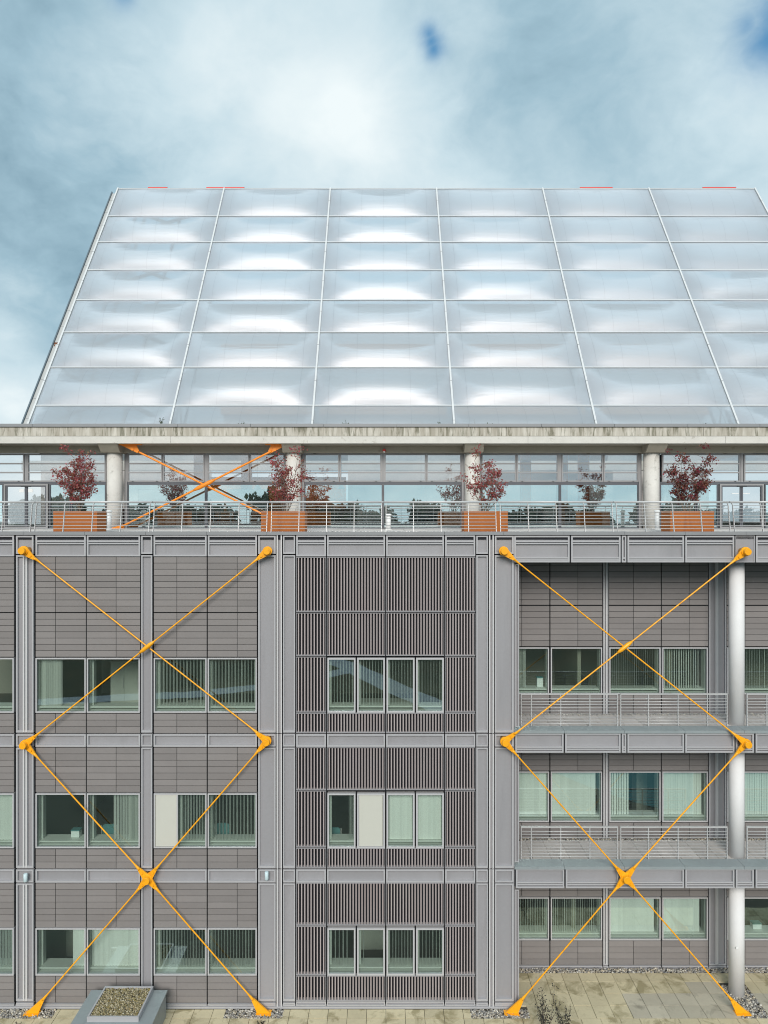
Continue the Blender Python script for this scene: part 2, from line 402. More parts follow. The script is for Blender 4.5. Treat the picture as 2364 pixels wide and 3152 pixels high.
# ---------------------------------------------------------------- ground
GZ = 0.0
g = MB(); g.box(-900, 900, -900, 900, -1.0, -0.13); struct(g.build('ground', 'ground_far'))
mat('path_pale', (.42, .45, .50), .8, .08, .3); mat('lawn', (.06, .065, .035), .95, .25, .3, spots=((.11, .085, .045), .12, .5, .8))
def strip(name, mname, pts, wd, z):
    m = MB()
    for k, (x, y) in enumerate(pts):
        a, b_ = pts[max(0, k - 1)], pts[min(len(pts) - 1, k + 1)]; dx, dy = b_[0] - a[0], b_[1] - a[1]; L = math.hypot(dx, dy)
        nx, ny = -dy / L * wd / 2, dx / L * wd / 2
        m.v += [(x + nx, y + ny, z), (x - nx, y - ny, z)]
        if k: b = 2 * k; m.face([b - 2, b - 1, b + 1, b])
    return struct(m.build(name, mname))
strip('lawn', 'lawn', [(-120, -60), (120, -60)], 84, -.124)
strip('path', 'path_pale', [(-34, -66), (-20, -61), (-10, -57), (-4, -51), (1, -41), (6, -32), (14, -27), (40, -24)], 2.6, -.118)
strip('path', 'path_pale', [(-30, -36), (-16, -39), (-8, -43), (-3, -49)], 2.2, -.112)
wm = mat('pond_water', (.05, .22, .24), .08, .1, .3)
pd = MB(); pd.v = [(20 + 9.5 * math.cos(k * .2618) + 1.2 * math.sin(k * .8), -16 + 6.0 * math.sin(k * .2618) + .5 * math.cos(k * 1.3), -.106) for k in range(24)]; pd.face(list(range(24)))
struct(pd.build('pond', 'pond_water'))
paving = MB(); paving.box(-19.5, 26, -3.2, 2.3, -.12, -.052); paving = struct(paving.build('pavement', 'ground_dirt'))

# gravel beds (x0, x1, y0, y1)
BEDS = [(-13.6, -10.25, -.42, -.02), (-4.95, -3.15, -.42, -.02), (2.70, 4.50, -.42, -.02), (11.05, 11.92, -.42, 1.10)]
RECESS_X0 = X(1598)
def in_bed(x0, x1, y0, y1):
    return any(x0 < b[1] - .02 and x1 > b[0] + .02 and y0 < b[3] - .02 and y1 > b[2] + .02 for b in BEDS)
# pavers: 0.6 m squares in rows along the front, and in the covered bay on the right
def lay(x0, x1, y0, y1, xo, yo, step, mname):
    nx0 = math.floor((x0 - xo) / step); ny0 = math.floor((y0 - yo) / step)
    for i in range(nx0, math.ceil((x1 - xo) / step)):
        for j in range(ny0, math.ceil((y1 - yo) / step)):
            a, b_ = max(x0, xo + i * step), min(x1, xo + (i + 1) * step); c, d = max(y0, yo + j * step), min(y1, yo + (j + 1) * step)
            if b_ - a < .06 or d - c < .06: continue
            segs = [(a, b_)]
            for bd in BEDS:
                if c < bd[3] - .02 and d > bd[2] + .02:
                    ns = []
                    for p, q in segs:
                        if q <= bd[0] or p >= bd[1]: ns.append((p, q)); continue
                        if bd[0] - p > .06: ns.append((p, bd[0]))
                        if q - bd[1] > .06: ns.append((bd[1], q))
                    segs = ns
            for p, q in segs:
                lift = rng.uniform(-.005, .004)
                mm = mname(p, c) if callable(mname) else mname
                piece('paver', mm, paving, p + .007, q - .007, c + .007, d - .007, -.05 + lift, 0 + lift)
lay(-15.2, RECESS_X0 - .02, -.42, -.03, .06, -.43, .6, 'paver')
lay(-15.2, 18.0, -1.62, -.43, .06, -1.63, .6, 'paver')
lay(RECESS_X0 + .02, 18.0, -.42, 1.72, 4.28, -.43, .57, lambda x, y: 'paver_grey' if (y < .3 and x > 7.6) or (y < .75 and 9.9 < x < 11.2) else 'paver')

ICO = None
def pebbles(name, x0, x1, y0, y1, z, n, r, mname, parent=None, zfun=None):
    """heap of small rounded stones, one mesh"""
    m = MB(); ph = (1 + 5 ** .5) / 2
    base = [Vector(p).normalized() for p in ((-1, ph, 0), (1, ph, 0), (-1, -ph, 0), (1, -ph, 0), (0, -1, ph), (0, 1, ph), (0, -1, -ph), (0, 1, -ph), (ph, 0, -1), (ph, 0, 1), (-ph, 0, -1), (-ph, 0, 1))]
    tri = [(0, 11, 5), (0, 5, 1), (0, 1, 7), (0, 7, 10), (0, 10, 11), (1, 5, 9), (5, 11, 4), (11, 10, 2), (10, 7, 6), (7, 1, 8), (3, 9, 4), (3, 4, 2), (3, 2, 6), (3, 6, 8), (3, 8, 9), (4, 9, 5), (2, 4, 11), (6, 2, 10), (8, 6, 7), (9, 8, 1)]
    for _ in range(n):
        c = Vector((rng.uniform(x0, x1), rng.uniform(y0, y1), z + rng.uniform(-.02, .025)))
        s = r * rng.uniform(.6, 1.45); sc = Vector((s * rng.uniform(.8, 1.5), s * rng.uniform(.8, 1.3), s * rng.uniform(.5, .9)))
        rot = Euler((rng.uniform(-.5, .5), rng.uniform(-.5, .5), rng.uniform(0, 6.3))).to_matrix()
        b = len(m.v)
        for p in base:
            m.v.append(tuple(c + rot @ Vector((p.x * sc.x, p.y * sc.y, p.z * sc.z)) * rng.uniform(.9, 1.1)))
        for t_ in tri: m.face([b + k for k in t_], True)
    o = m.build(name, mname, parent); stuff(o); return o
LB = ['grey and beige pebbles round the left yellow brace foot', 'grey and beige pebbles at the brace foot left of the louvres',
      'pebble bed at the brace foot right of the louvres', 'grey pebble strip round the foot of the white column']
for b, lb in zip(BEDS, LB):
    a = (b[1] - b[0]) * (b[3] - b[2])
    tag(pebbles('gravel', b[0], b[1], b[2], b[3], -.02, int(a * 800), .028, 'pebbles'), lb, 'gravel')
tag(pebbles('gravel', RECESS_X0, 18.0, 1.74, 1.97, -.01, 2300, .030, 'pebbles'), 'narrow pebble strip along the recessed wall on the ground', 'gravel')

# ---------------------------------------------------------------- the office building
BLD = empty('office_building', (0, 0, 0), 'grey panelled office building with tile, louvre and window bays', 'building')
TOPZ = Z(1637)
# window openings (px): left and central bay in the front plane
FL = [(2025, 2194.5), (2442, 2611.5), (2857, 3003.5)]
LWIN = [(-328, -173), (-112, 43), (108.5, 264.5), (266.5, 431), (472.5, 636.5), (638.5, 791)]
CWIN = [(1007, 1095), (1098.5, 1185.5), (1189, 1277), (1280, 1367)]
holes = [(X(a), X(b), Z(t1), Z(t0)) for (t0, t1) in FL for (a, b) in LWIN + CWIN]
WALL_L = X(-334)
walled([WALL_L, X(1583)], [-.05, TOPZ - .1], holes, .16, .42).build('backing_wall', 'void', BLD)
RY = 2.0
RFL = [(1992.5, 2138), (2374.5, 2531), (2762, 2895)]
RWIN = [(1560, 1690.5), (1695, 1854), (1875, 2034), (2038, 2179.5), (2238, 2420), (2437, 2596), (2601, 2759), (2764, 2904)]
WALL_R = X(2964)
rholes = [(X(a, RY), X(b, RY), Z(t1, RY), Z(t0, RY)) for (t0, t1) in RFL for (a, b) in RWIN]
walled([X(1583) - .6, WALL_R], [-.05, TOPZ - .1], rholes, RY + .16, RY + .42).build('backing_wall', 'void', BLD)
MB().box(X(1583) - .30, X(1583) - .02, .42, RY + .16, -.05, TOPZ - .1).build('return_wall', 'panel_grey', BLD)

TILES = []
def tile_panel(px0, px1, py0, py1, rows, split, y=0.0, clip=None):
    x0, x1, z1, z0 = X(px0, y), X(px1, y), Z(py0, y), Z(py1, y)
    bp = piece('tile_panel', 'joint_dark', BLD, x0, x1, y + .05, y + .158, z0, z1)
    sx = X(split, y) if split else None
    h = (z1 - z0) / rows
    cols = [(x0, x1)] if sx is None or not (x0 + .05 < sx < x1 - .05) else [(x0, sx), (sx, x1)]
    for r in range(rows):
        for a, b_ in cols:
            TILES.append((a + .008, b_ - .008, y + .012, y + .048, z1 - (r + 1) * h + .009, z1 - r * h - .006, bp))
def plate(name, px0, px1, py0, py1, y, mname='panel_grey', depth=.03, parent=None):
    return piece(name, mname, parent or BLD, X(px0, y), X(px1, y), y, y + depth, Z(py1, y), Z(py0, y))
def framed(name, px0, px1, py0, py1, y=0.0, fw=.055, dp=.075, rails=(), top=None, bot=None, mname='panel_grey'):
    """recessed metal tray: plate with a raised frame and cross rails (py of the rails)"""
    x0, x1, z1, z0 = X(px0, y) + .012, X(px1, y) - .012, Z(py0, y) - .010, Z(py1, y) + .010
    p = piece(name, mname, BLD, x0 + .01, x1 - .01, y + dp, y + dp + .05, z0 + .01, z1 - .01)
    MB().ring(x0, x1, z0, z1, fw, y, y + dp + .012, top, bot).build('frame', 'frame_grey', p)
    for ry, th in rails:
        zz_ = Z(ry, y); piece('rail', 'frame_grey', p, x0 + fw, x1 - fw, y + .006, y + dp - .004, zz_ - th / 2, zz_ + th / 2)
    return p
def fin(parent, px, py0, py1, y=0.0, wd=.035, y0=-.012, y1=.07, mname='fin_light'):
    x = X(px, y); piece('fin', mname, parent, x - wd / 2, x + wd / 2, y + y0, y + y1, Z(py1, y), Z(py0, y))

# dark joint sheet that shows between the trays
# top band, middle bands (front plane)
LCOL = [(-330, -171.5), (-112, 44), (108, 265), (266, 432.5), (471.5, 637), (638.5, 792)]
CCOL = [(910.5, 1004.5), (1005.5, 1186.5), (1187.5, 1368), (1369, 1464)]
for c in LCOL + CCOL: framed('spandrel_panel', c[0], c[1], 1647, 1713.5, rails=((1666, .05), (1673, .045)), fw=.05)
for (a, b_) in ((2259, 2300), (2675.5, 2718)):
    for c in LCOL + CCOL: framed('spandrel_panel', c[0], c[1], a, b_, fw=.05, bot=.06)
for c in LCOL + CCOL: framed('plinth_panel', c[0], c[1], 3082 if c in CCOL else 3089, 3097, fw=.035, dp=.05)
piece('base_rail', 'frame_grey', BLD, WALL_L, X(1583), -.01, .12, 0.0, Z(3098))
# tiles
SPL = [-250, -30, 170, 357, 544, 730]
for (a, b_, rows) in ((1714.5, 1885, 9), (1887, 2022.5, 7), (2197, 2257.5, 3), (2301.5, 2439, 7), (2614.5, 2674, 3), (2719.5, 2855, 7), (3006, 3087.5, 4)):
    for (c, d), s_ in zip([(-330, -172), (-112, 43), (108.5, 264.5), (266, 431.5), (472.5, 636.5), (638.5, 791)], SPL):
        tile_panel(c, d, a, b_, rows, s_)
# recessed bay tiles
RCOL = [(1545, 1692, 1606), (1694, 1855, 1779), (1874.5, 2035.5, 1950), (2037, 2181, 2122), (2237.5, 2420, 2294), (2436, 2597, 2520), (2600, 2760, 2680), (2763, 2905, 2840)]
for (a, b_, rows) in ((1690, 1862.5, 10), (1865, 1990, 7), (2140, 2205, 4), (2290, 2372.5, 5), (2533, 2592, 3), (2705, 2760, 3), (2897, 2971, 4)):
    for c, d, s_ in RCOL: tile_panel(c, d, a, b_, rows, s_, RY)
for c, d, s_ in RCOL: framed('plinth_panel', c, d, 2972, 2984, RY, fw=.035, dp=.05)
piece('base_rail', 'frame_grey', BLD, X(1583), WALL_R, RY - .01, RY + .12, -.02, Z(2986, RY))

# louvred central bay
SLATS = []
def louvre(c, a, b_):
    x0, x1, z1, z0 = X(c[0]) + .01, X(c[1]) - .01, Z(a), Z(b_)
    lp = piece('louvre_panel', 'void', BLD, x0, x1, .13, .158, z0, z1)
    MB().ring(x0, x1, z0, z1, .014, -.005, .13, .016, .026).build('frame', 'panel_grey', lp)
    n = max(2, round((x1 - x0 - .05) / .0945)); st = (x1 - x0 - .05) / n
    for k in range(n):
        xx = x0 + .025 + (k + .5) * st
        SLATS.append((xx - .0175, xx + .0175, .004, .05, z0 + .03, z1 - .02, lp))
for (a, b_, full) in ((1715, 1883, 1), (1886.5, 2018.5, 1), (2022, 2193, 0), (2195.5, 2256, 1), (2301, 2432, 1), (2434.5, 2608, 0), (2611, 2671, 1), (2718, 2848.5, 1), (2851, 3001.5, 0), (3004, 3081, 1)):
    for c in (CCOL if full else (CCOL[0], CCOL[3])): louvre(c, a, b_)

def limited(name, mname, items, lim=300, tilt=0.0):
    items = sorted(items, key=lambda t_: -(t_[1] - t_[0]) * (t_[5] - t_[4]) if abs(t_[0]) < 12.4 else 0)
    rest = MB()
    for k, t_ in enumerate(items):
        if k < lim: piece(name, mname, t_[6], *t_[:6], tilt=tilt)
        else: rest.box(*t_[:6])
    if rest.v: stuff(rest.build(name, mname, BLD))
limited('tile', 'tile', TILES, 300, .0022)
limited('slat', 'slat', SLATS)

# pilasters of the front plane
SEG = [(1648, 1706), (1708, 2256), (2259, 2299), (2301, 2673), (2676, 2717), (2719, 3083), (3086, 3098)]
for c in ((-170, -114), (48, 104), (433.5, 469.5), (793.5, 849.5), (870, 909.5), (1465, 1503), (1522, 1582)):
    for a, b_ in SEG:
        p = framed('pilaster', c[0], c[1], a, b_, fw=.05 if c[1] - c[0] > 40 else .042, bot=.07 if b_ - a > 100 else .05)
        if c[0] == 48 and b_ - a > 100:
            fin(p, 73, a + 3, b_ - 3, wd=.05); fin(p, 81, a + 3, b_ - 3, wd=.05)
            piece('groove', 'joint_dark', p, X(75.7), X(78.3), .062, .078, Z(b_ - 3), Z(a + 3))
for c in ((851, 868.5), (1504.5, 1520.5)):
    for a, b_ in ((1648, 2256), (2259, 2673), (2676, 3098)):
        p = plate('pilaster_strip', c[0], c[1], a, b_, .07)
        fin(p, c[0] + 2.6, a, b_, wd=.04); fin(p, c[1] - 2.6, a, b_, wd=.04)
for a, b_ in ((1736, 2238), (2322, 2655), (2738, 3098)):
    p = framed('pilaster', 1583, 1599, a, b_, .12, fw=.03)
piece('corner_post', 'panel_grey', BLD, X(1583) - .018, X(1583) + .004, .02, .41, .0, TOPZ - .12)

# recessed pilasters
for c, fins in (((1856, 1873.5), (1859, 1866)), ((2182, 2237), (2204, 2209))):
    for a, b_ in ((1690, 2204), (2290, 2590), (2705, 2972), (2973, 2984)):
        p = framed('pilaster', c[0], c[1], a, b_, RY, fw=.04)
        if b_ - a > 100:
            for f_ in fins: fin(p, f_, a + 2, b_ - 4, RY, wd=.035)

# top coping of the terrace edge: sheets of 3.5 m
cx = WALL_L; ks = [73, 262, 449, 637, 822, 1004, 1186, 1368, 1550, 1735, 1922, 2108, 2295, 2480, 2660, 2810, 2964]
edges = [WALL_L] + [X(k) for k in ks[::1]]
for a, b_ in zip(edges[:-1], edges[1:]): piece('coping_sheet', 'coping', BLD, a + .004, b_ - .004, -.035, .42, Z(1646.5), TOPZ)
piece('parapet', 'void', BLD, WALL_L, WALL_R, .03, .40, Z(1660), Z(1647) - .002)

# spandrel beams of the open bay on the right, with sloping coping sheets and paved balconies
BCOL = [(1582, 1754.5), (1757, 1911.5), (1930.5, 2107), (2108.5, 2261.5), (2326, 2480), (2482, 2640), (2642, 2800), (2802, 2960)]
for c in BCOL: framed('spandrel_panel', c[0], c[1], 1648, 1732, rails=((1666, .05), (1673, .045), (1717, .05), (1723.5, .045)), fw=.05)
for c in ((1913, 1929),): framed('spandrel_panel', c[0], c[1], 1648, 1732, rails=((1718, .05),), fw=.045)
framed('spandrel_panel', 2263, 2325, 1648, 1732, fw=.02, dp=.03)
for k, (t0, a, b_) in enumerate(((2248, 2256, 2318), (2666, 2673.5, 2735))):
    cols = [(1585, 1736), (1738.5, 1911.5), (1913, 1929), (1930.5, 2107), (2108.5, 2262), (2264, 2322), (2325, 2480), (2482, 2640), (2642, 2800), (2802, 2960)]
    if k: cols = [(1587, 1738), (1740.5, 1905), (1907, 2107), (2108.5, 2262), (2264, 2322), (2325, 2480), (2482, 2640), (2642, 2800), (2802, 2960)]
    for c in cols: framed('spandrel_panel', c[0], c[1], a, b_, rails=((b_ - 18, .045), (b_ - 11.5, .04)), fw=.05)
    zt = Z(t0)
    piece('spandrel_core', 'void', BLD, X(1583), WALL_R, .13, .42, Z(b_), zt - .09)
    piece('balcony_slab', 'concrete', BLD, X(1583), WALL_R, .43, RY + .16, Z(b_), zt - .16)
    ed = [X(v) for v in (1583, 1737, 1921, 2107, 2290, 2480, 2640, 2800)] + [WALL_R]
    for p, q in zip(ed[:-1], ed[1:]):
        c_ = MB().hexa([(p + .004, -.04, zt - .085), (q - .004, -.04, zt - .085), (q - .004, .44, zt - .085), (p + .004, .44, zt - .085),
                        (p + .004, -.04, zt), (q - .004, -.04, zt), (q - .004, .44, zt + .012), (p + .004, .44, zt + .012)])
        c_.build('coping_sheet', 'coping_green', BLD)
    bf = piece('balcony_floor', 'ground_dirt', BLD, X(1583), WALL_R, .445, RY + .15, zt - .155, zt - .09)
    xx = X(1583) + .1
    while xx < 17.4:
        for r in range(3): piece('paver', 'paver_balcony', bf, xx + .006, xx + .594, .45 + r * .45 + .006, .45 + (r + 1) * .45 - .006, zt - .088, zt - .04 + rng.uniform(-.003, .003))
        xx += .6
    pebbles('gravel', X(1583), 17.6, 1.82, 1.99, zt - .06, 1650, .026, 'pebbles', bf)
piece('beam_core', 'void', BLD, X(1583), WALL_R, .13, .5, Z(1732), Z(1648))
piece('soffit', 'panel_grey', BLD, X(1583), WALL_R, .5, RY + .16, Z(1732), Z(1732) + .1)

# columns of the open bay
for zb, ztop in ((Z(2248) - .05, Z(1732) + .01), (Z(2666) - .05, Z(2318) + .01), (0.0, Z(2735) + .01)):
    MB().tube([(X(2267, .72), .72, zb), (X(2267, .72), .72, ztop)], .236, 32).build('column', 'column_white', BLD)
piece('notice', 'paint_white', BLD, X(2265, .48), X(2272, .48), .470, .486, Z(2921, .48), Z(2915, .48))

# windows with glass, inner sill, blinds
def window(px0, px1, py0, py1, y=0.0, blinds=(), solid=None, gl='glass_office', fw=.038):
    x0, x1, z1, z0 = X(px0, y) + .008, X(px1, y) - .008, Z(py0, y) - .006, Z(py1, y) + .006
    wdw = MB().ring(x0, x1, z0, z1, fw, y - .004, y + .15).build('window', 'window_frame', BLD)
    gx0, gx1 = x0 + fw, x1 - fw; gz0, gz1 = z0 + fw, z1 - fw
    if solid:
        sx = gx0 + (gx1 - gx0) * solid
        piece('infill_panel', 'infill', wdw, gx0 + .01, sx - .02, y + .02, y + .06, gz0 + .01, gz1 - .01)
        if solid < .99: piece('mullion', 'window_frame', wdw, sx - .02, sx + .02, y - .002, y + .14, gz0, gz1); gx0 = sx + .02
        else: return wdw
    piece('pane', gl, wdw, gx0 - .005, gx1 + .005, y + .035, y + .047, gz0 - .005, gz1 + .005)
    MB().ring(x0 + .002, x1 - .002, z0 + .002, z1 - .002, .045, y + .151, y + .43).build('reveal', 'sill_white', wdw)
    piece('sill', 'sill_white', wdw, gx0 - .02, gx1 + .02, y + .16, y + .62, gz0 + .075, gz0 + .12)
    piece('jamb', 'sill_white', wdw, gx0 - .03, gx0 + .06, y + .30, y + .5, gz0 + .12, gz1)
    if blinds:
        b = MB(); zb, zt_ = gz0 + .13, gz1 - .01
        for f0, f1, pitch, ang in blinds:
            a, e = gx0 + .01 + (gx1 - gx0 - .02) * f0, gx0 + .01 + (gx1 - gx0 - .02) * f1
            n = max(1, int((e - a) / pitch)); st = (e - a) / n
            for k in range(n):
                cxx = a + (k + .5) * st; an = R(ang + rng.uniform(-5, 5)); hw = .044
                dx, dy = math.cos(an) * hw, math.sin(an) * hw; tx, ty = -math.sin(an) * .0012, math.cos(an) * .0012
                yc = y + .225
                b.hexa([(cxx - dx - tx, yc - dy - ty, zb), (cxx + dx - tx, yc + dy - ty, zb), (cxx + dx + tx, yc + dy + ty, zb), (cxx - dx + tx, yc - dy + ty, zb),
                        (cxx - dx - tx, yc - dy - ty, zt_), (cxx + dx - tx, yc + dy - ty, zt_), (cxx + dx + tx, yc + dy + ty, zt_), (cxx - dx + tx, yc - dy + ty, zt_)])
        stuff(b.build('blind', 'blind_white', wdw))
        piece('blind_rail', 'paint_white', wdw, gx0, gx1, y + .20, y + .25, gz1 - .006, gz1 + .035)
    return wdw
E = 77  # slats seen edge-on
LB_ = [[(), [(.05, .46, .030, 70)], (), [(0.02, .98, .10, E)], [(0.0, 1, .10, E)]],
       [[(0, 1, .088, 40)], (), [(.45, .80, .088, 62), (.80, 1, .03, 75)], [(.15, 1, .088, 76)], [(0, 1, .105, 78)]],
       [[(0, .5, .08, 30), (.5, 1, .09, 75)], [(.70, 1, .08, 18)], [(.06, .97, .084, 22)], [(.04, 1, .09, 80)], [(0, .93, .09, 80)]]]
CB_ = [[[(0, 1, .085, E)], [(0, 1, .085, E)], [(0, 1, .085, E)], [(0, 1, .085, E)]],
       [[(.78, 1, .04, 80)], (), [(.05, 1, .08, 10)], [(0, 1, .08, 10)]],
       [[(.15, .8, .11, E)], [(.02, .35, .13, E)], [(0, 1, .085, E)], [(0, 1, .10, E)]]]
RB_ = [[[(.25, .48, .03, 70)], (), [(.05, .93, .075, 72)], [(0, .9, .078, 52)], [(0, 1, .085, 60)]],
       [[(0, 1, .08, 9)], [(0, .93, .08, 9)], [(0, .42, .08, 24)], [(.0, .95, .08, 12)], [(0, 1, .08, 14)]],
       [[(0, 1, .08, 70)], [(.03, .97, .075, 68)], [(0, .94, .08, 6)], [(0, .9, .08, 6)], ()]]
for f in range(3):
    for k, (a, b_) in enumerate(LWIN): window(a, b_, *FL[f], 0.0, LB_[f][max(0, k - 1)], .44 if (f, k) == (1, 4) else None)
    for k, (a, b_) in enumerate(CWIN): window(a, b_, *FL[f], 0.0, CB_[f][k], 1.0 if (f, k) == (1, 1) else None, fw=.05)
    for k, (a, b_) in enumerate(RWIN): window(a, b_, *RFL[f], RY, RB_[f][k] if k < 5 else RB_[f][k - 4])

# rooms behind the windows
LEV = [0.0, Z(2697), Z(2280), TOPZ - .25]
for k, z in enumerate(LEV):
    piece('floor_slab', 'room_ceiling' if k == 3 else 'room_floor', BLD, WALL_L, WALL_R, RY + .43, 9.0, z - .3, z)
    piece('floor_slab', 'room_floor', BLD, WALL_L, X(1583) - .31, .43, RY + .425, z - .3, z)
for k in range(3):
    z0, z1 = LEV[k] + .004, LEV[k + 1] - .304
    piece('ceiling', 'room_ceiling', BLD, WALL_L + .1, WALL_R - .1, 2.6 if k < 9 else .43, 8.9, z1 - .25 - (.9 if k == 2 else 0), z1 - .2 - (.9 if k == 2 else 0))
    piece('ceiling', 'room_ceiling', BLD, WALL_L + .1, X(1583) - .35, .45, 2.59, z1 - .25 - (.9 if k == 2 else 0), z1 - .2 - (.9 if k == 2 else 0))
    piece('room_wall', 'room_wall', BLD, WALL_L, WALL_R, 7.0 - k * .6, 7.15 - k * .6, z0, z1)
    for xx in (-11.2, -7.45, -3.1, 3.2): piece('room_wall', 'room_wall', BLD, xx - .06, xx + .06, .43, 6.9 - k * .6, z0, z1)
    for xx in (6.6 + .1 * k, 9.95): piece('room_wall', 'room_wall', BLD, xx - .06, xx + .06, RY + .43, 6.9 - k * .6, z0, z1)

# ---------------------------------------------------------------- terrace storey: concrete frame and glazing set 8 m back
PAV = empty('terrace_storey', (0, 8, TOPZ), 'glazed storey with round concrete columns behind the roof terrace', 'building')
FLZ = TOPZ - .09
terr = struct(MB().box(-19.4, 26.5, .42, 42.0, FLZ - .10, FLZ - .03).build('terrace', 'ground_dirt'))
lay_x = -15.4
while lay_x < 18.0:
    for j in range(9): piece('paver', 'paver_balcony', terr, lay_x + .006, lay_x + .894, .46 + j * .86, .46 + (j + 1) * .86 - .012, FLZ - .028, FLZ + rng.uniform(-.002, .002))
    lay_x += .9
CY, GY, FY = 7.9, 8.22, 7.0
COLX = [-19.07, -11.46, -3.85, 3.76, 11.37, 18.98]
zh = Z(1393, 7.7)
for xx in COLX:
    c = MB().tube([(xx, CY, FLZ), (xx, CY, zh)], .32, 32).build('column', 'concrete', PAV)
    hx = .40
    MB().hexa([(xx - hx, FY + .45, zh - .012), (xx + hx, FY + .45, zh - .012), (xx + hx, CY + .4, zh - .012), (xx - hx, CY + .4, zh - .012),
               (xx - hx, FY + .06, Z(1364, FY) - .004), (xx + hx, FY + .06, Z(1364, FY) - .004), (xx + hx, CY + .4, Z(1364, FY) - .004), (xx - hx, CY + .4, Z(1364, FY) - .004)]).build('haunch', 'concrete_beam', c)
jx = [-20.5, -9.7, 5.05, 13.2, 26.5]
for a, b_ in zip(jx[:-1], jx[1:]):
    piece('fascia_beam', 'concrete_streak', PAV, a + .006, b_ - .006, FY + .03, FY + .5, Z(1342, FY) + .004, Z(1314.5, FY))
    piece('fascia_beam', 'concrete_pale', PAV, a + .9, min(b_ + .89, 26.5), FY, FY + .5, Z(1364.5, FY), Z(1342, FY) - .012)
piece('fascia_beam', 'concrete_pale', PAV, -20.5, -19.61, FY, FY + .5, Z(1364.5, FY), Z(1342, FY) - .012)
k = -20.5
while k < 26:
    piece('coping_sheet', 'coping', PAV, k + .004, min(k + 2.99, 26.5), FY - .04, FY + .6, Z(1313.8, FY), Z(1304.5, FY)); k += 3.0
piece('soffit_slab', 'concrete_beam', PAV, -20.5, 26.5, FY + .51, 11.4, Z(1367, FY), Z(1313, FY))
piece('head_beam', 'concrete_beam', PAV, -20.5, 26.5, CY + .02, CY + .5, Z(1393.5, CY), Z(1367, FY) - .004)
# glazing
def gbar(px0, px1, py0, py1, name='mullion', mname='mullion_grey', y0=0.0, y1=.10, parent=None):
    return piece(name, mname, parent or PAV, X(px0, GY), X(px1, GY), GY + y0, GY + y1, Z(py1, GY), Z(py0, GY))
YT, YM, YB = 1396.5, 1487.0, None
def upper(px0, px1):
    x0, x1 = X(px0, GY), X(px1, GY); z1, z0 = Z(1397, GY), Z(1483, GY)
    wdw = MB().ring(x0, x1, z0, z1, .055, GY - .02, GY + .10).build('window', 'mullion_grey', PAV)
    zs = [z0 + .055, Z(1454.5, GY) , Z(1427, GY), z1 - .055]
    for q in (1, 2): piece('glazing_bar', 'mullion_grey', wdw, x0 + .056, x1 - .056, GY - .012, GY + .07, zs[q] - .03, zs[q] + .03)
    for q in range(3): piece('pane', 'glass_upper', wdw, x0 + .04, x1 - .04, GY + .02, GY + .032, zs[q] + (.031 if q else -.01), zs[q + 1] - (.031 if q < 2 else -.01))
    piece('latch', 'furniture_dark', wdw, x0 + .2, x0 + .27, GY - .035, GY - .02, z0 + .012, z0 + .035)
    piece('latch', 'furniture_dark', wdw, x1 - .27, x1 - .2, GY - .035, GY - .02, z0 + .012, z0 + .035)
def lower(px0, px1):
    x0, x1 = X(px0, GY), X(px1, GY); z1 = Z(1489.5, GY)
    wdw = MB().ring(x0, x1, FLZ + .01, z1, .045, GY - .01, GY + .10).build('window', 'mullion_dark', PAV)
    piece('pane', 'glass_terrace', wdw, x0 + .03, x1 - .03, GY + .02, GY + .032, FLZ + .04, z1 - .03)
def door(px0, px1):
    x0, x1 = X(px0, GY), X(px1, GY); z1 = Z(1489.5, GY)
    d_ = MB().ring(x0, x1, FLZ + .01, z1, .07, GY - .03, GY + .12).build('door', 'mullion_grey', PAV)
    xm = (x0 + x1) / 2
    for a, b_ in ((x0 + .075, xm - .006), (xm + .006, x1 - .075)):
        piece('pane', 'glass_upper', d_, a + .05, b_ - .05, GY + .03, GY + .042, FLZ + .12, z1 - .15)
        MB().ring(a, b_, FLZ + .03, z1 - .075, .055, GY, GY + .07).build('leaf_frame', 'mullion_dark', d_)
    piece('door_closer', 'furniture_dark', d_, xm - .2, xm + .2, GY - .05, GY - .002, z1 - .13, z1 - .08)
    if px0 < 500:
        for a in (xm - .30, xm + .08): piece('notice', 'paint_white', d_, a, a + .2, GY + .018, GY + .028, FLZ + 1.56, FLZ + 1.70)
    else:
        for a in (xm - .42, xm + .06): piece('notice', 'paint_white', d_, a, a + .3, GY + .018, GY + .028, FLZ + 1.50, FLZ + 1.53)
for xc in (-7.65, -.045, 7.565):
    p0 = 1182 + (xc - 3.81 + .43) * FPX / (GY - CAM_Y); p1 = 1182 + (xc + 3.81 - .43) * FPX / (GY - CAM_Y); pm = (p0 + p1) / 2
    upper(p0, p0 + 108); upper(p0 + 109, pm - 4.5); upper(pm + 4.5, p1 - 109); upper(p1 - 108, p1)
    lower(p0, pm - .8); lower(pm + .8, p1)
    gbar(pm - 4, pm + 4, 1397, 1483, y0=.0); gbar(p0 - 9, p0 - 1, 1396, 1637, y0=-.01); gbar(p1 + 1, p1 + 9, 1396, 1637, y0=-.01)
    gbar(p0, p1, 1483.5, 1489, 'transom', 'mullion_dark', y0=.0)
upper(84, 326); upper(-180, 75); gbar(76, 83, 1397, 1483); lower(152, 217); lower(219, 326); door(12, 148); lower(-120, 10); gbar(-180, 326, 1483.5, 1489, 'transom', 'mullion_dark'); gbar(328, 334, 1396, 1637)
upper(2038, 2279); upper(2290, 2540); gbar(2281, 2288, 1397, 1483); lower(2032, 2143); lower(2145, 2211); door(2215, 2351); lower(2354, 2480); gbar(2032, 2540, 1483.5, 1489, 'transom', 'mullion_dark'); gbar(2026, 2031, 1396, 1637)
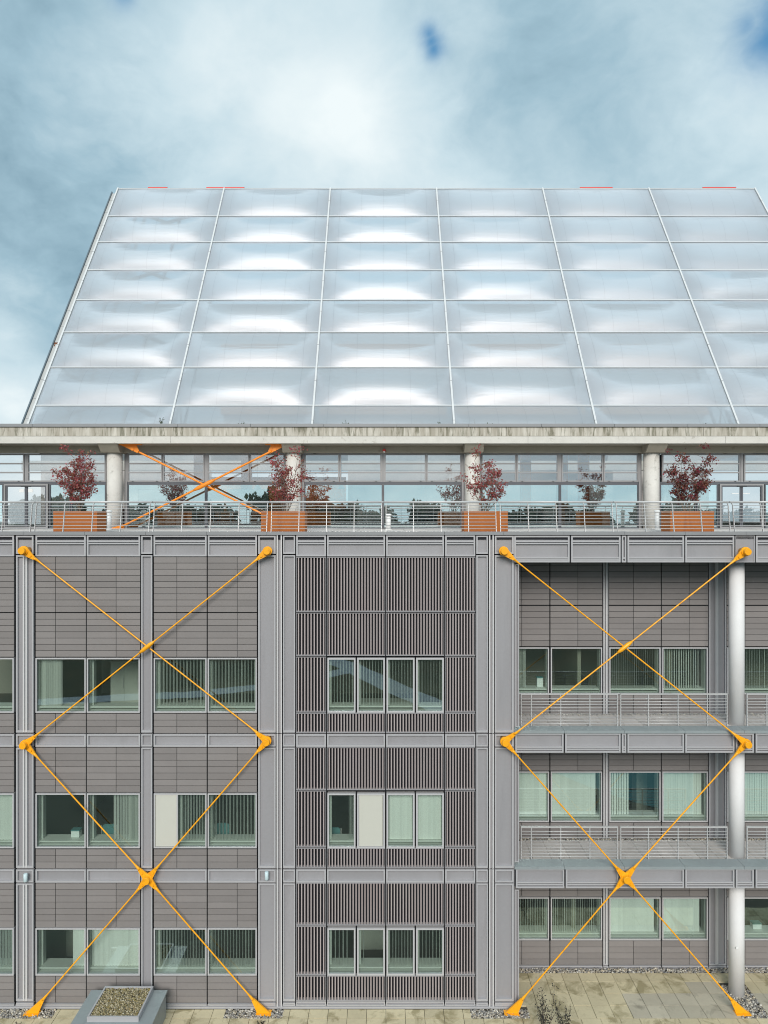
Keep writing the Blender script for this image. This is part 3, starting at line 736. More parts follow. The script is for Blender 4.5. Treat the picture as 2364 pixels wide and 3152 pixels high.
# inside the storey
piece('inner_floor', 'room_floor', PAV, -19.3, 26.3, GY + .12, 41.0, FLZ - .029, FLZ + .008)
for a, b_ in ((-19.0, -9.6), (-2.0, 5.2), (12.4, 18.0)): piece('inner_wall', 'storey_wall', PAV, a, b_, 17.0, 17.2, FLZ + .01, FLZ + 4.0)
piece('inner_wall', 'interior_orange', PAV, -9.55, -2.05, 16.0, 16.2, FLZ + .01, FLZ + 2.6)
piece('inner_wall', 'storey_wall', PAV, 5.25, 12.35, 16.0, 16.2, FLZ + .01, FLZ + 3.0)
for xx in (-8.6, -6.4, -4.3, 6.6, 8.3, 9.3): piece('inner_pier', 'interior_orange', PAV, xx - .22, xx + .22, 10.6, 11.0, FLZ + .01, FLZ + 3.4)
for xx in (-14.2, -12.6, 13.0): piece('inner_post', 'steel_blue', PAV, xx - .12, xx + .12, 11.0, 11.24, FLZ + .01, FLZ + 3.4)
piece('inner_beam', 'room_ceiling', PAV, -19, 26, 14.9, 15.3, FLZ + 2.9, FLZ + 3.4)

# ---------------------------------------------------------------- cushion roof
SLOPE = math.atan2(18.4, 12.8); SL = math.hypot(12.8, 18.4)
def rp(x, t, n=0.0):
    """point on the roof plane; t along the slope, n out of it"""
    return Vector((x, 38.1 + 12.8 * t + CAM_Y - n * math.sin(SLOPE), CAM_Z + 4.76 + 18.4 * t + n * math.cos(SLOPE)))
ROOF = empty('cushion_roof', rp(0, -.08), 'steep translucent film cushion roof with white glazing bars above the terrace', 'roof')
GX = [-19.07 + 7.61 * k for k in range(7)]
TS = [.0571 + .1321 * k for k in range(-1, 7)] + [1.0]
def cushion_mesh(wd, ht, rise, back):
    nx, ny = 30, 16; m = bpy.data.meshes.new('cushion'); v = []; f = []; uvs = []
    for side, amp in ((1, rise), (-1, back)):
        b = len(v)
        for j in range(ny + 1):
            for i in range(nx + 1):
                u, q = i / nx, j / ny; uu, vv = 2 * u - 1, 2 * q - 1
                h = amp * (1 - abs(uu) ** 3.0) * (1 - vv * vv)
                v.append(((u - .5) * wd, (q - .5) * ht, side * (h + .012)))
        for j in range(ny):
            for i in range(nx):
                a = b + j * (nx + 1) + i; q_ = [a, a + 1, a + nx + 2, a + nx + 1]
                f.append(q_ if side > 0 else q_[::-1])
    m.from_pydata(v, [], f); uvl = m.uv_layers.new(name='UVMap')
    per = (nx + 1) * (ny + 1)
    for lp in m.loops:
        k = lp.vertex_index % per; uvl.data[lp.index].uv = ((k % (nx + 1)) / nx, (k // (nx + 1)) / ny)
    m.polygons.foreach_set('use_smooth', [True] * len(f)); m.materials.append(M['film']); m.materials.append(M['film_inner'])
    m.polygons.foreach_set('material_index', [0] * (nx * ny) + [1] * (nx * ny)); m.update()
    return m
CM = cushion_mesh(7.61 - .10, .1321 * SL - .06, .46, .30); CT = cushion_mesh(7.61 - .10, (1 - TS[-2]) * SL - .06, .46, .30)
for i in range(len(GX) - 1):
    for j in range(len(TS) - 1):
        o = bpy.data.objects.new('cushion', CT if j == len(TS) - 2 else CM)
        link(o, ROOF, rp((GX[i] + GX[i + 1]) / 2, (TS[j] + TS[j + 1]) / 2)); o.rotation_euler = (SLOPE, 0, 0); o.scale = (1, 1, rng.uniform(.82, 1.16))
def slope_box(name, mname, x0, x1, t0, t1, n0, n1, parent=None):
    m = MB()
    m.hexa([rp(x0, t0, n1), rp(x1, t0, n1), rp(x1, t0, n0), rp(x0, t0, n0), rp(x0, t1, n1), rp(x1, t1, n1), rp(x1, t1, n0), rp(x0, t1, n0)])
    return m.build(name, mname, parent or ROOF)
for i, gx in enumerate(GX):
    r = slope_box('rib', 'roof_white', gx - .05, gx + .05, TS[0], 1.003, -.08, .075)
    for k in range(8):
        t = TS[0] + (k + .62) * .132
        if t < 1: slope_box('joint', 'coping', gx - .053, gx + .053, t, t + .0012, -.06, .078, r)
for j in range(len(TS)):
    for i in range(len(GX) - 1): slope_box('glazing_bar', 'roof_white', GX[i] + .053, GX[i + 1] - .053, TS[j] - .0015, TS[j] + .0015, -.06, .05)
# edge gutter along the gable
gtr = slope_box('gutter', 'gutter_grey', GX[0] - .38, GX[0] - .10, TS[0], .985, -.42, -.14)
slope_box('gutter_lip', 'steel_blue', GX[0] - .45, GX[0] - .385, TS[0], .99, -.42, -.05, gtr)
for k in range(16): slope_box('joint', 'coping', GX[0] - .381, GX[0] - .101, TS[0] + .03 + k * .066, TS[0] + .0312 + k * .066, -.40, -.137, gtr)
slope_box('rust_stain', 'rust', GX[0] - .382, GX[0] - .16, .284, .290, -.40, -.135, gtr)
slope_box('rust_stain', 'rust', GX[0] - .35, GX[0] - .29, .275, .284, -.40, -.136, gtr)
# ridge, rear slope, gable and the steel inside
piece('ridge_beam', 'roof_white', ROOF, GX[0], GX[-1], rp(0, 1.0).y + .05, rp(0, 1.0).y + .5, rp(0, 1.0).z - .35, rp(0, 1.0).z - .02)
for a, b_ in ((635, 752), (455, 515), (1785, 1886), (2163, 2266)):
    d_ = 29.6; zt = Z(577, d_) ; piece('ridge_rail', 'red', ROOF, X(a, d_), X(b_, d_), d_, d_ + .08, zt - .35, zt + .03)
ry0, rz0 = rp(0, 1.0).y + .3, rp(0, 1.0).z - .1
back = MB(); bz = CAM_Z + 3.5
back.hexa([(GX[0], ry0 + 13.6, bz), (GX[-1], ry0 + 13.6, bz), (GX[-1], ry0 + 13.7, bz), (GX[0], ry0 + 13.7, bz),
           (GX[0], ry0, rz0), (GX[-1], ry0, rz0), (GX[-1], ry0 + .1, rz0), (GX[0], ry0 + .1, rz0)])
back.build('rear_film', 'film_inner', ROOF)
for gx in (GX[0] + .12, GX[-1]):
    a, b_ = rp(0, TS[0]), rp(0, .995)
    m = MB(); m.hexa([(gx - .03, a.y + .3, a.z), (gx + .03, a.y + .3, a.z), (gx + .03, ry0 + 13.5, a.z), (gx - .03, ry0 + 13.5, a.z),
                      (gx - .03, b_.y + .1, b_.z - .3), (gx + .03, b_.y + .1, b_.z - .3), (gx + .03, b_.y + .35, b_.z - .3), (gx - .03, b_.y + .35, b_.z - .3)])
    m.build('gable_film', 'film', ROOF)
for i, gx in enumerate(GX):
    tr_ = MB().tube([rp(gx, -.06, -.55), rp(gx, .97, -.55)], .10, 8).build('truss', 'steel_blue', ROOF)
    MB().tube([rp(gx, -.02, -2.0), rp(gx, .93, -2.0)], .09, 8).build('chord', 'steel_blue', tr_)
    for k in range(8):
        t = -.02 + k * .12
        MB().tube([rp(gx, t, -.55), rp(gx, t + .06, -2.0)], .055, 6).build('diagonal', 'steel_blue', tr_)
        MB().tube([rp(gx, t + .06, -2.0), rp(gx, t + .12, -.55)], .055, 6).build('diagonal', 'steel_blue', tr_)
mat('steel_inner', (.05, .07, .085), .5)
for a, b_ in ((0, 1),):
    for k in range(4):
        MB().tube([rp(GX[a], .02 + k * .25, -.8), rp(GX[b_], .22 + k * .25, -.8)], .12, 8).build('brace_tube', 'steel_inner', ROOF)
        MB().tube([rp(GX[b_], .02 + k * .25, -.8), rp(GX[a], .22 + k * .25, -.8)], .12, 8).build('brace_tube', 'steel_inner', ROOF)
    for xx in (1.4, 2.1, 4.6):
        MB().tube([rp(GX[0] + xx, -.05, -.9), rp(GX[0] + xx, .96, -.9)], .11, 8).build('post_tube', 'steel_inner', ROOF)
# upper floor of the atrium under the film, pale block with reddish galleries
mat('atrium_white', (.80, .75, .75), .8, .05, .5)
piece('atrium_block', 'atrium_white', ROOF, -15, 23, 22.0, 34.0, CAM_Z + 3.6, CAM_Z + 13.0)
for zz_ in (6.0, 9.4): piece('gallery', 'interior_orange', ROOF, -10, 20, 21.2, 21.98, CAM_Z + zz_, CAM_Z + zz_ + .9)

# ---------------------------------------------------------------- yellow bracing rods
BY = -.20
def star(parent, c, dirs, mname, reach=.40, w0=.125, w1=.045, y=BY, th=.05):
    """plate of a joint: one tapered tongue for each rod, joined round the pin"""
    pts = []
    ds = sorted(dirs, key=lambda d: math.atan2(d[1], d[0]))
    for k, d in enumerate(ds):
        n = (-d[1], d[0]); nx = ds[(k + 1) % len(ds)]
        pts.append((c[0] + d[0] * reach - n[0] * w1, c[1] + d[1] * reach - n[1] * w1))
        pts.append((c[0] + d[0] * reach + n[0] * w1, c[1] + d[1] * reach + n[1] * w1))
        ang = math.atan2(nx[1], nx[0]) - math.atan2(d[1], d[0])
        if ang <= 1e-6: ang += 2 * math.pi
        steps = 1 if ang < math.pi * .8 else 5
        a0 = math.atan2(d[1], d[0])
        for s_ in range(1, steps + 1):
            f = s_ / (steps + 1); r_ = w0 * (1.0 if ang < math.pi * .8 else 1.02)
            if steps > 1: f = .18 + .64 * (s_ - 1) / (steps - 1)
            pts.append((c[0] + math.cos(a0 + ang * f) * r_, c[1] + math.sin(a0 + ang * f) * r_))
    p = MB().prism(pts, y - th / 2, y + th / 2).build('joint_plate', mname, parent)
    return p
def pin(parent, c, mname, r=.108, y0=-.40, y1=.075):
    p = MB().tube([(c[0], y0, c[1]), (c[0], y0 + .012, c[1]), (c[0], y1, c[1])], [r * .93, r, r], 28).build('pin', mname, parent)
    MB().tube([(c[0], BY - .065, c[1]), (c[0], BY + .06, c[1])], r * 1.32, 28).build('collar', mname, p)
    return p
def rod(parent, a, b_, mname, e0=.38, e1=.38, y=BY, r=.0225, spindle=False, yo=0.0):
    a = Vector((a[0], y, a[1])); b_ = Vector((b_[0], y, b_[1])); d = (b_ - a).normalized(); L = (b_ - a).length
    ps = [a + d * e0, a + d * (e0 + .06), a + d * (e0 + .26), a + d * (L / 2), b_ - d * (e1 + .26), b_ - d * (e1 + .06), b_ - d * e1]
    ps = [p + Vector((0, yo, 0)) * min(1, i, len(ps) - 1 - i) for i, p in enumerate(ps)]
    o = MB().tube(ps, [.046, .042, r, r, r, .042, .046], 12).build('rod', mname, parent)
    return o
def bolt(parent, c, d, dist, mname, y=BY):
    x, z = c[0] + d[0] * dist, c[1] + d[1] * dist
    MB().tube([(x, y - .055, z), (x, y - .02, z)], .04, 16).build('bolt', mname, parent)
def spindle(parent, c, d, mname, y, ln=.30):
    ps = [(c[0] + d[0] * s_ * ln, y, c[1] + d[1] * s_ * ln) for s_ in (-1, -.7, -.45, .45, .7, 1)]
    MB().tube(ps, [.027, .050, .066, .066, .050, .027], 14).build('turnbuckle', mname, parent)
def foot(parent, c, d, mname):
    """fin plate spreading from the rod end down to the ground; d points down the rod"""
    s_ = 1 if d[0] > 0 else -1
    hx, hz = c[0] - d[0] * .46, c[1] - d[1] * .46
    n = (-d[1], d[0])
    poly = [(hx - .045 * abs(n[0]) * s_, hz - .045 * abs(n[1])), (c[0] - .16 * s_, .005), (c[0] + .24 * s_, .005), (hx + .045 * abs(n[0]) * s_, hz + .045 * abs(n[1]))]
    if s_ < 0: poly = poly[::-1]
    p = MB().prism(poly, BY - .03, BY + .03).build('foot_plate', mname, parent)
    MB().box(min(c[0] - .19 * s_, c[0] + .27 * s_), max(c[0] - .19 * s_, c[0] + .27 * s_), BY - .12, BY + .12, -.03, .02).build('base_plate', mname, p)
    bolt(p, (hx, hz), d, .17, mname)
def unit(a, b_):
    dx, dz = b_[0] - a[0], b_[1] - a[1]; L = math.hypot(dx, dz); return (dx / L, dz / L)
def facade_brace(label, TL, TR, ML, MR, N, FLp, FRp):
    cap = lambda q: (X(q[0], -.40), Z(q[1], -.40))
    tl, tr_, ml, mr, n = map(cap, (TL, TR, ML, MR, N))
    fl, fr_ = (X(FLp[0], BY), .08), (X(FRp[0], BY), .08)
    e = empty('steel_brace', (n[0], BY, 0), label, 'brace', 'yellow cross braces on the facade')
    for c, others in ((tl, [mr]), (tr_, [ml]), (ml, [tr_, n]), (mr, [tl, n]), (n, [ml, mr, fl, fr_])):
        ds = [unit(c, q) for q in others]
        p = star(e, c, ds, 'orange', w0=.135 if len(ds) < 4 else .15)
        for d in ds: bolt(p, c, d, .255, 'orange')
        pin(e, c, 'orange', .108 if len(ds) < 4 else .112)
    rod(e, tl, mr, 'orange', yo=.05); rod(e, tr_, ml, 'orange', yo=-.03)
    rod(e, ml, n, 'orange'); rod(e, mr, n, 'orange')
    rod(e, n, fl, 'orange', e1=.44); rod(e, n, fr_, 'orange', e1=.44)
    d = unit(tr_, ml); d2 = unit(tl, mr)
    # crossing of the two upper rods
    den = d[0] * d2[1] - d[1] * d2[0]; s_ = ((tl[0] - tr_[0]) * d2[1] - (tl[1] - tr_[1]) * d2[0]) / den
    spindle(e, (tr_[0] + d[0] * s_, tr_[1] + d[1] * s_), d, 'orange', BY - .03)
    foot(e, fl, unit(n, fl), 'orange'); foot(e, fr_, unit(n, fr_), 'orange')
facade_brace('tall yellow cross brace over the tiled bay left of the louvres', (64, 1696), (820.5, 1697), (68, 2297), (818, 2287), (447.6, 2714.5), (103, 3118), (808, 3112))
facade_brace('tall yellow cross brace over the open balcony bay on the right', (1553.5, 1697), (2304, 1699), (1557, 2289), (2306, 2294.5), (1931.8, 2711.5), (1578, 3100), (2281, 3112))
# bracing of the terrace storey
e = empty('steel_brace', (X(636, 7.45), 7.45, FLZ), 'orange cross brace between two concrete terrace columns behind the railing', 'brace')
TY = 7.40
tl, tr_, bl, br_ = (X(398, TY), Z(1377, TY)), (X(856, TY), Z(1379, TY)), (X(356, TY), Z(1631, TY)), (X(905, TY), Z(1631, TY))
for a, b_, yo in ((tl, br_, .06), (tr_, bl, -.05)):
    rod(e, a, b_, 'terrace_orange', .30, .25, TY, .042, yo=yo)
d = unit(tr_, bl); d2 = unit(tl, br_); den = d[0] * d2[1] - d[1] * d2[0]; s_ = ((tl[0] - tr_[0]) * d2[1] - (tl[1] - tr_[1]) * d2[0]) / den
MB().tube([(tr_[0] + d[0] * (s_ + q), TY - .05, tr_[1] + d[1] * (s_ + q)) for q in (-.5, -.36, -.25, .25, .36, .5)], [.044, .07, .088, .088, .07, .044], 14).build('turnbuckle', 'terrace_orange', e)
zs = Z(1364.5, FY) - .012
for c, s_ in ((tl, 1), (tr_, -1)):
    u = unit(c, br_ if s_ > 0 else bl); n = (-u[1], u[0])
    poly = [(c[0] - .40 * s_, zs), (c[0] + .28 * s_, zs), (c[0] + u[0] * .40 + .055 * s_, c[1] + u[1] * .40 + .05), (c[0] + u[0] * .42 - .03 * s_, c[1] + u[1] * .42 - .05)]
    p = MB().prism(poly if s_ < 0 else poly[::-1], TY - .03, TY + .03).build('joint_plate', 'terrace_orange', e)
    MB().box(c[0] - .52, c[0] + .52, TY - .10, TY + .10, zs - .02, zs + .008).build('base_plate', 'terrace_orange', p)
    MB().tube([(c[0] + u[0] * .16, TY - .07, c[1] + u[1] * .16), (c[0] + u[0] * .16, TY - .02, c[1] + u[1] * .16)], .07, 16).build('bolt', 'terrace_orange', p)
for c, s_ in ((bl, -1), (br_, 1)):
    u = unit(c, tr_ if s_ < 0 else tl)
    poly = [(c[0] + .30 * s_, FLZ + .01), (c[0] - .32 * s_, FLZ + .01), (c[0] + u[0] * .42, c[1] + u[1] * .42 - .06), (c[0] + u[0] * .38, c[1] + u[1] * .38 + .06)]
    MB().prism(poly if s_ > 0 else poly[::-1], TY - .03, TY + .03).build('foot_plate', 'terrace_orange', e)

# ---------------------------------------------------------------- railings
def terrace_rail(px0, px1, label):
    zb, zt = TOPZ - .02, Z(1545.5, .3); yb, yt = .18, .34
    x0, x1 = X(px0, .2) + .07, X(px1, .2) - .07
    e = empty('terrace_railing', ((x0 + x1) / 2, yb, zb), label, 'railing', 'railing sections along the terrace edge')
    MB().tube([(x0 - .06, yt + .05, zt), (x1 + .06, yt + .05, zt)], .036, 12).build('top_rail', 'rail_steel', e)
    for k in range(5):
        xx = x0 + (x1 - x0) * k / 4
        if k < 4: pass
        prof = [(yb, zb), (yb + .10, zb + .55), (yt - .02, zt - .10), (yt + .05, zt - .02)]
        m = MB(); tw, td = (.009, .028)
        b = len(m.v)
        for yy, z in prof:
            m.v += [(xx - tw, yy - td, z), (xx + tw, yy - td, z), (xx + tw, yy + td, z), (xx - tw, yy + td, z)]
        for q in range(len(prof) - 1):
            for j in range(4): m.face([b + q * 4 + j, b + q * 4 + (j + 1) % 4, b + q * 4 + 4 + (j + 1) % 4, b + q * 4 + 4 + j])
        m.face([b, b + 3, b + 2, b + 1])
        m.build('post', 'rail_steel', e)
    for k in range(9):
        z = zt - .105 - k * .106
        if z < zb + .02: break
        f = (z - zb) / (zt - zb); yy = yb + (yt - yb) * f - .02
        MB().tube([(x0 - .01, yy, z), (x1 + .01, yy, z)], .0115, 6).build('rail', 'rail_steel', e)
SECT = [-624, -262, 100, 465, 828, 1181.5, 1534, 1894, 2254, 2614, 2974]
NTH = ['slanting steel railing section beyond the left edge of the picture', 'leftmost slanting steel railing section, cut by the picture edge, by the terrace door', 'steel railing section in front of the leftmost rust planter',
       'steel railing section in front of the orange terrace brace', 'steel railing section right of the planter beside the orange brace',
       'steel railing section left of the planter right of centre', 'steel railing section right of the red tree right of centre',
       'steel railing section before the rightmost rust planter', 'rightmost slanting steel railing section at the picture edge, by the right door', 'slanting steel railing section beyond the right edge of the picture']
for a, b_, lb in zip(SECT[:-1], SECT[1:], NTH): terrace_rail(a, b_, lb)

def balcony_rail(x0, x1, zb, posts, label, yy=.86):
    e = empty('balcony_railing', ((x0 + x1) / 2, yy, zb), label, 'railing', 'straight balcony railings of the open bay')
    zt = zb + 1.0
    piece('top_rail', 'rail_steel', e, x0, x1, yy - .03, yy + .03, zt - .022, zt + .022)
    for xx in posts: piece('post', 'rail_steel', e, xx - .014, xx + .014, yy - .03, yy + .03, zb - .07, zt - .023)
    for k in range(9):
        z = zt - .135 - k * .1
        if z < zb + .02: break
        MB().tube([(x0 + .01, yy - .035, z), (x1 - .01, yy - .035, z)], .011, 6).build('rail', 'rail_steel', e)
for zb, fl, pys in ((Z(2248) + .02, 'upper', None), (Z(2666) + .02, 'lower', None)):
    yy = .48
    P = lambda z: X(1464 + z / 1.8433, yy)
    balcony_rail(P(256), P(806), zb, [P(258), P(315), P(482), P(647), P(804)], fl + ' balcony railing section behind the left half of the right brace', yy)
    balcony_rail(P(820), P(1427), zb, [P(822), P(979), P(1147), P(1314), P(1425)], fl + ' balcony railing section just left of the white column', yy)
    balcony_rail(P(1537), P(1537) + 4.4, zb, [P(1539), P(1650), P(1815), P(1980), P(2145), P(2310)], fl + ' balcony railing section right of the white column', yy)

# ---------------------------------------------------------------- planters and their trees
def planter(xc, label):
    e = empty('planter', (xc, 2.6, FLZ), label, 'planter', 'rust steel planters on the terrace')
    x0, x1, y0, y1, zt = xc - .755, xc + .755, 2.2, 3.02, CAM_Z + .03
    MB().box(x0, x1, y0, y1, FLZ + .001, zt - .06).build('box', 'corten', e)
    m = MB(); b = len(m.v)
    o_ = [(x0 - .004, y0 - .004), (x1 + .004, y0 - .004), (x1 + .004, y1 + .004), (x0 - .004, y1 + .004)]; i_ = [(x0 + .03, y0 + .03), (x1 - .03, y0 + .03), (x1 - .03, y1 - .03), (x0 + .03, y1 - .03)]
    for z in (zt - .08, zt): m.v += [(x, y, z) for x, y in o_] + [(x, y, z) for x, y in i_]
    for k in range(4):
        n = (k + 1) % 4
        m.face([b + 8 + k, b + 8 + n, b + 12 + n, b + 12 + k]); m.face([b + k, b + n, b + 8 + n, b + 8 + k]); m.face([b + 4 + n, b + 4 + k, b + 12 + k, b + 12 + n]); m.face([b + n, b + k, b + 4 + k, b + 4 + n])
    m.build('rim', 'corten', e)
    MB().box(x0 + .031, x1 - .031, y0 + .031, y1 - .031, zt - .059, zt - .03).build('soil', 'soil', e)
    return zt - .035
def red_tree(xc, zb, label, seed, lmat, lean, env, n_leaf):
    rg = random.Random(seed); yc = 2.62
    e = empty('ornamental_tree', (xc, yc, zb), label, 'tree', 'small red-leaved trees in the planters')
    wood = MB(); leaves = MB(); tips = []
    def branch(p, d, ln, r, depth):
        pts = [p.copy()]; n = 5; q = p.copy(); dd = d.copy()
        for k in range(n):
            dd = (dd + Vector((rg.uniform(-.16, .16), rg.uniform(-.16, .16), rg.uniform(-.04, .12)))).normalized()
            q = q + dd * ln / n; pts.append(q.copy())
        wood.tube(pts, [r * (1 - .75 * k / n) for k in range(n + 1)], 6 if depth < 1 else 4, False)
        if depth < 2:
            for k in range(1, n + 1):
                for _ in range(2 if depth == 0 else 1):
                    if rg.random() < .86:
                        an = rg.uniform(0, 6.283); side = Vector((math.cos(an), math.sin(an) * .6, rg.uniform(.1, .75))).normalized()
                        branch(pts[k], (side + dd * .35).normalized(), ln * rg.uniform(.2, .38), r * .42, depth + 1)
        if depth >= 1: tips.extend(pts[2:])
        else: tips.extend(pts[3:])
    ns = len(env)
    for k, (dx, top) in enumerate(env):
        p0 = Vector((xc + lean * .3 + rg.uniform(-.09, .09), yc + rg.uniform(-.08, .08), zb - .02))
        tgt = Vector((xc + dx, yc + rg.uniform(-.35, .35), zb + top * .9))
        branch(p0, (tgt - p0).normalized(), (tgt - p0).length * .93, .019, 0)
    good = [t_ for t_ in tips if t_.z > zb + .42 and abs(t_.x - xc) < .86]
    cents = rg.sample(good, min(len(good), 130))
    for _ in range(n_leaf):
        c = rg.choice(cents) + Vector((rg.gauss(0, .08), rg.gauss(0, .075), rg.gauss(0, .065)))
        s_ = rg.uniform(.034, .06); rot = Euler((rg.uniform(-1.2, 1.2), rg.uniform(-1.2, 1.2), rg.uniform(0, 6.3))).to_matrix()
        b = len(leaves.v)
        for q in ((-1, 0, 0), (-.2, -.55, .12), (1, 0, 0), (-.2, .55, .12)): leaves.v.append(tuple(c + rot @ (Vector(q) * s_)))
        leaves.face([b, b + 1, b + 2, b + 3])
    wood.build('trunk', 'bark', e); stuff(leaves.build('crown', lmat, e))
ENV = [[(-.42, 1.5), (-.22, 2.0), (-.05, 2.3), (.12, 2.0), (.34, 1.75), (.52, 1.35), (-.5, 1.05)],
       [(-.48, 1.5), (-.25, 1.9), (-.02, 2.25), (.15, 2.0), (.35, 1.7), (.52, 1.2), (-.45, 1.0)],
       [(-.62, 1.25), (-.3, 1.55), (-.12, 2.25), (.0, 1.9), (.28, 1.6), (.60, 1.45), (.72, .95)],
       [(-.55, 1.5), (-.4, 1.1), (-.1, 2.0), (.16, 2.3), (.42, 1.8), (.72, 1.55), (.60, .9)]]
PX = [-10.66, -3.49, 3.52, 10.64]
PL = ['rust-coloured steel planter at the left, beside the terrace door', 'rust steel planter left of centre, beside the orange brace', 'rust steel planter right of centre below a loose red tree', 'rightmost rust-coloured steel planter, beside the right terrace door']
TL_ = ['full round red-brown tree in the leftmost planter', 'bright red tree in the planter beside the orange brace', 'loose uneven red tree in the planter right of centre', 'broad dark red tree in the rightmost planter']
for k in range(4):
    zb = planter(PX[k], PL[k]); red_tree(PX[k] + (.0, .06, -.0, -.02)[k], zb, TL_[k], 40 + k, ('leaf_red', 'leaf_red', 'leaf_red', 'leaf_brown')[k], 0, ENV[k], (2300, 1550, 1450, 2500)[k])

# white light bollards, the beacon, the wall lamps
def bollard(px, py, y, label):
    x, zt = X(px, y), Z(py, y)
    e = empty('light_bollard', (x, y, FLZ), label, 'bollard', 'white light bollards on the terrace')
    MB().tube([(x, y, FLZ), (x, y, FLZ + .03)], .14, 20).build('base', 'paint_white', e)
    MB().tube([(x, y, FLZ + .03), (x, y, zt - .10)], .085, 20).build('post', 'paint_white', e)
    MB().tube([(x, y, zt - .09), (x, y, zt - .03), (x, y, zt)], [.115, .115, .09], 20).build('head', 'paint_white', e)
bollard(336.5, 1570, 6.2, 'white light bollard at the foot of the left concrete column'); bollard(1196.5, 1581.5, 6.2, 'white light bollard at the middle of the terrace'); bollard(2022, 1570, 6.2, 'white light bollard beside the rightmost planter')
e = empty('alarm_beacon', (X(1182.5, 7.8), 7.8, Z(1392, 7.8)), 'small red and white alarm beacon under the concrete beam', 'beacon')
MB().tube([(X(1182.5, 7.8), 7.92, Z(1386, 7.8)), (X(1182.5, 7.8), 7.72, Z(1386, 7.8))], [.07, .055], 16).build('lens', 'red', e)
MB().tube([(X(1182.5, 7.8), 7.74, Z(1393.5, 7.8)), (X(1182.5, 7.8), 7.74, Z(1389.5, 7.8))], [.03, .042], 14).build('lamp', 'paint_white', e)
for px, py, lb in ((79, 2701, 'pale cylinder wall lamp on the leftmost pilaster'), (821, 2695, 'pale cylinder wall lamp on the pilaster left of the louvres')):
    x, z = X(px, -.08), Z(py, -.08)
    e = empty('wall_lamp', (x, 0, z), lb, 'lamp', 'cylinder wall lamps')
    MB().tube([(x, -.09, z - .125), (x, -.09, z - .115), (x, -.09, z + .115), (x, -.09, z + .125)], [.05, .06, .06, .05], 20).build('shade', 'lamp_pale', e)
    MB().box(x - .03, x + .03, -.04, .075, z - .04, z + .04).build('bracket', 'frame_grey', e)

# ---------------------------------------------------------------- gravel-topped shaft box at the lower left
e = empty('shaft_box', (-7.9, -1.2, 0), 'grey metal shaft box with a gravel-filled tray on top', 'shaft')
y0, y1 = -1.78, -.36
MB().box(-9.02, -6.74, y0, y1, 0.002, .74).build('body', 'coping_green', e)
MB().box(-9.06, -6.70, y0 - .04, y1 + .04, .742, .80).build('lid', 'coping_green', e)
m = MB(); b = 0; xo0, xo1, yo0, yo1, zt, zb = -8.62, -7.12, y0 + .07, y1 - .01, .955, .802
o_ = [(xo0, yo0), (xo1, yo0), (xo1, yo1), (xo0, yo1)]; i_ = [(xo0 + .05, yo0 + .05), (xo1 - .05, yo0 + .05), (xo1 - .05, yo1 - .05), (xo0 + .05, yo1 - .05)]
for z in (zb, zt): m.v += [(x, y, z) for x, y in o_] + [(x, y, z) for x, y in i_]
for k in range(4):
    n = (k + 1) % 4
    m.face([8 + k, 8 + n, 12 + n, 12 + k]); m.face([k, n, 8 + n, 8 + k]); m.face([4 + n, 4 + k, 12 + k, 12 + n]); m.face([n, k, 4 + k, 4 + n])
m.build('tray', 'frame_grey', e)
MB().box(xo0 + .051, xo1 - .051, yo0 + .051, yo1 - .051, zb, zt - .06).build('bed', 'soil', e)
pebbles('gravel', xo0 + .06, xo1 - .06, yo0 + .06, yo1 - .06, zt - .045, 3000, .020, 'pebbles_tray', e)
MB().box(-9.30, -8.95, y0 - .05, y0 + .02, .68, .76).build('bracket', 'rail_steel', e)

# ---------------------------------------------------------------- small plants
def weed(x, y, z, h, n, label, lmat, seed, spread=.35, leaf=.02, per=16, cat='plant', name='weed', group=None):
    rg = random.Random(seed); e = empty(name, (x, y, z), label, cat, group); wd = MB(); lv = MB()
    for k in range(n):
        p = Vector((x + rg.uniform(-.04, .04), y + rg.uniform(-.04, .04), z)); d = Vector((rg.uniform(-spread, spread), rg.uniform(-spread, spread), 1)).normalized()
        pts = [p.copy()]; hh = h * rg.uniform(.6, 1.0)
        for q in range(6):
            d = (d + Vector((rg.uniform(-.12, .12), rg.uniform(-.12, .12), 0))).normalized(); p = p + d * hh / 6; pts.append(p.copy())
        wd.tube(pts, [.007 * max(h, .3) * (1 - .12 * q) for q in range(7)], 5, False)
        for q in range(per):
            t = rg.uniform(.25, 1.0) * 5.99; i = int(t); c = pts[i].lerp(pts[min(6, i + 1)], t - i) + Vector((rg.gauss(0, 1), rg.gauss(0, 1), rg.gauss(0, .6))) * .035 * max(h, .35)
            s_ = leaf * rg.uniform(.6, 1.4); rot = Euler((rg.uniform(-1.3, 1.3), rg.uniform(-1.3, 1.3), rg.uniform(0, 6.3))).to_matrix(); b = len(lv.v)
            for v in ((-1, 0, 0), (0, -.45, .1), (1, 0, 0), (0, .45, .1)): lv.v.append(tuple(c + rot @ (Vector(v) * s_)))
            lv.face([b, b + 1, b + 2, b + 3])
    wd.build('stem', 'bark', e); stuff(lv.build('foliage', lmat, e))
weed(X(1682, -1.15), -1.15, 0, 1.5, 9, 'tall dry shrub with dark leaves by the right brace foot', 'leaf_dry', 5, .42, .03, 55, 'shrub', 'shrub')
weed(X(1745, -1.1), -1.1, 0, 1.02, 7, 'shorter dry shrub with dark leaves at the lower edge', 'leaf_dry', 8, .5, .028, 50, 'shrub', 'shrub')
weed(X(60, -.9), -.9, 0, .28, 6, 'low dry weed in the pebbles at the left', 'leaf_dry', 9, .8, .025, 14)
weed(X(805, -.75), -.75, 0, .22, 6, 'low weed in the pebbles by the brace foot', 'leaf_dry', 12, .8, .025, 14)
fz = Z(1304.5, FY)
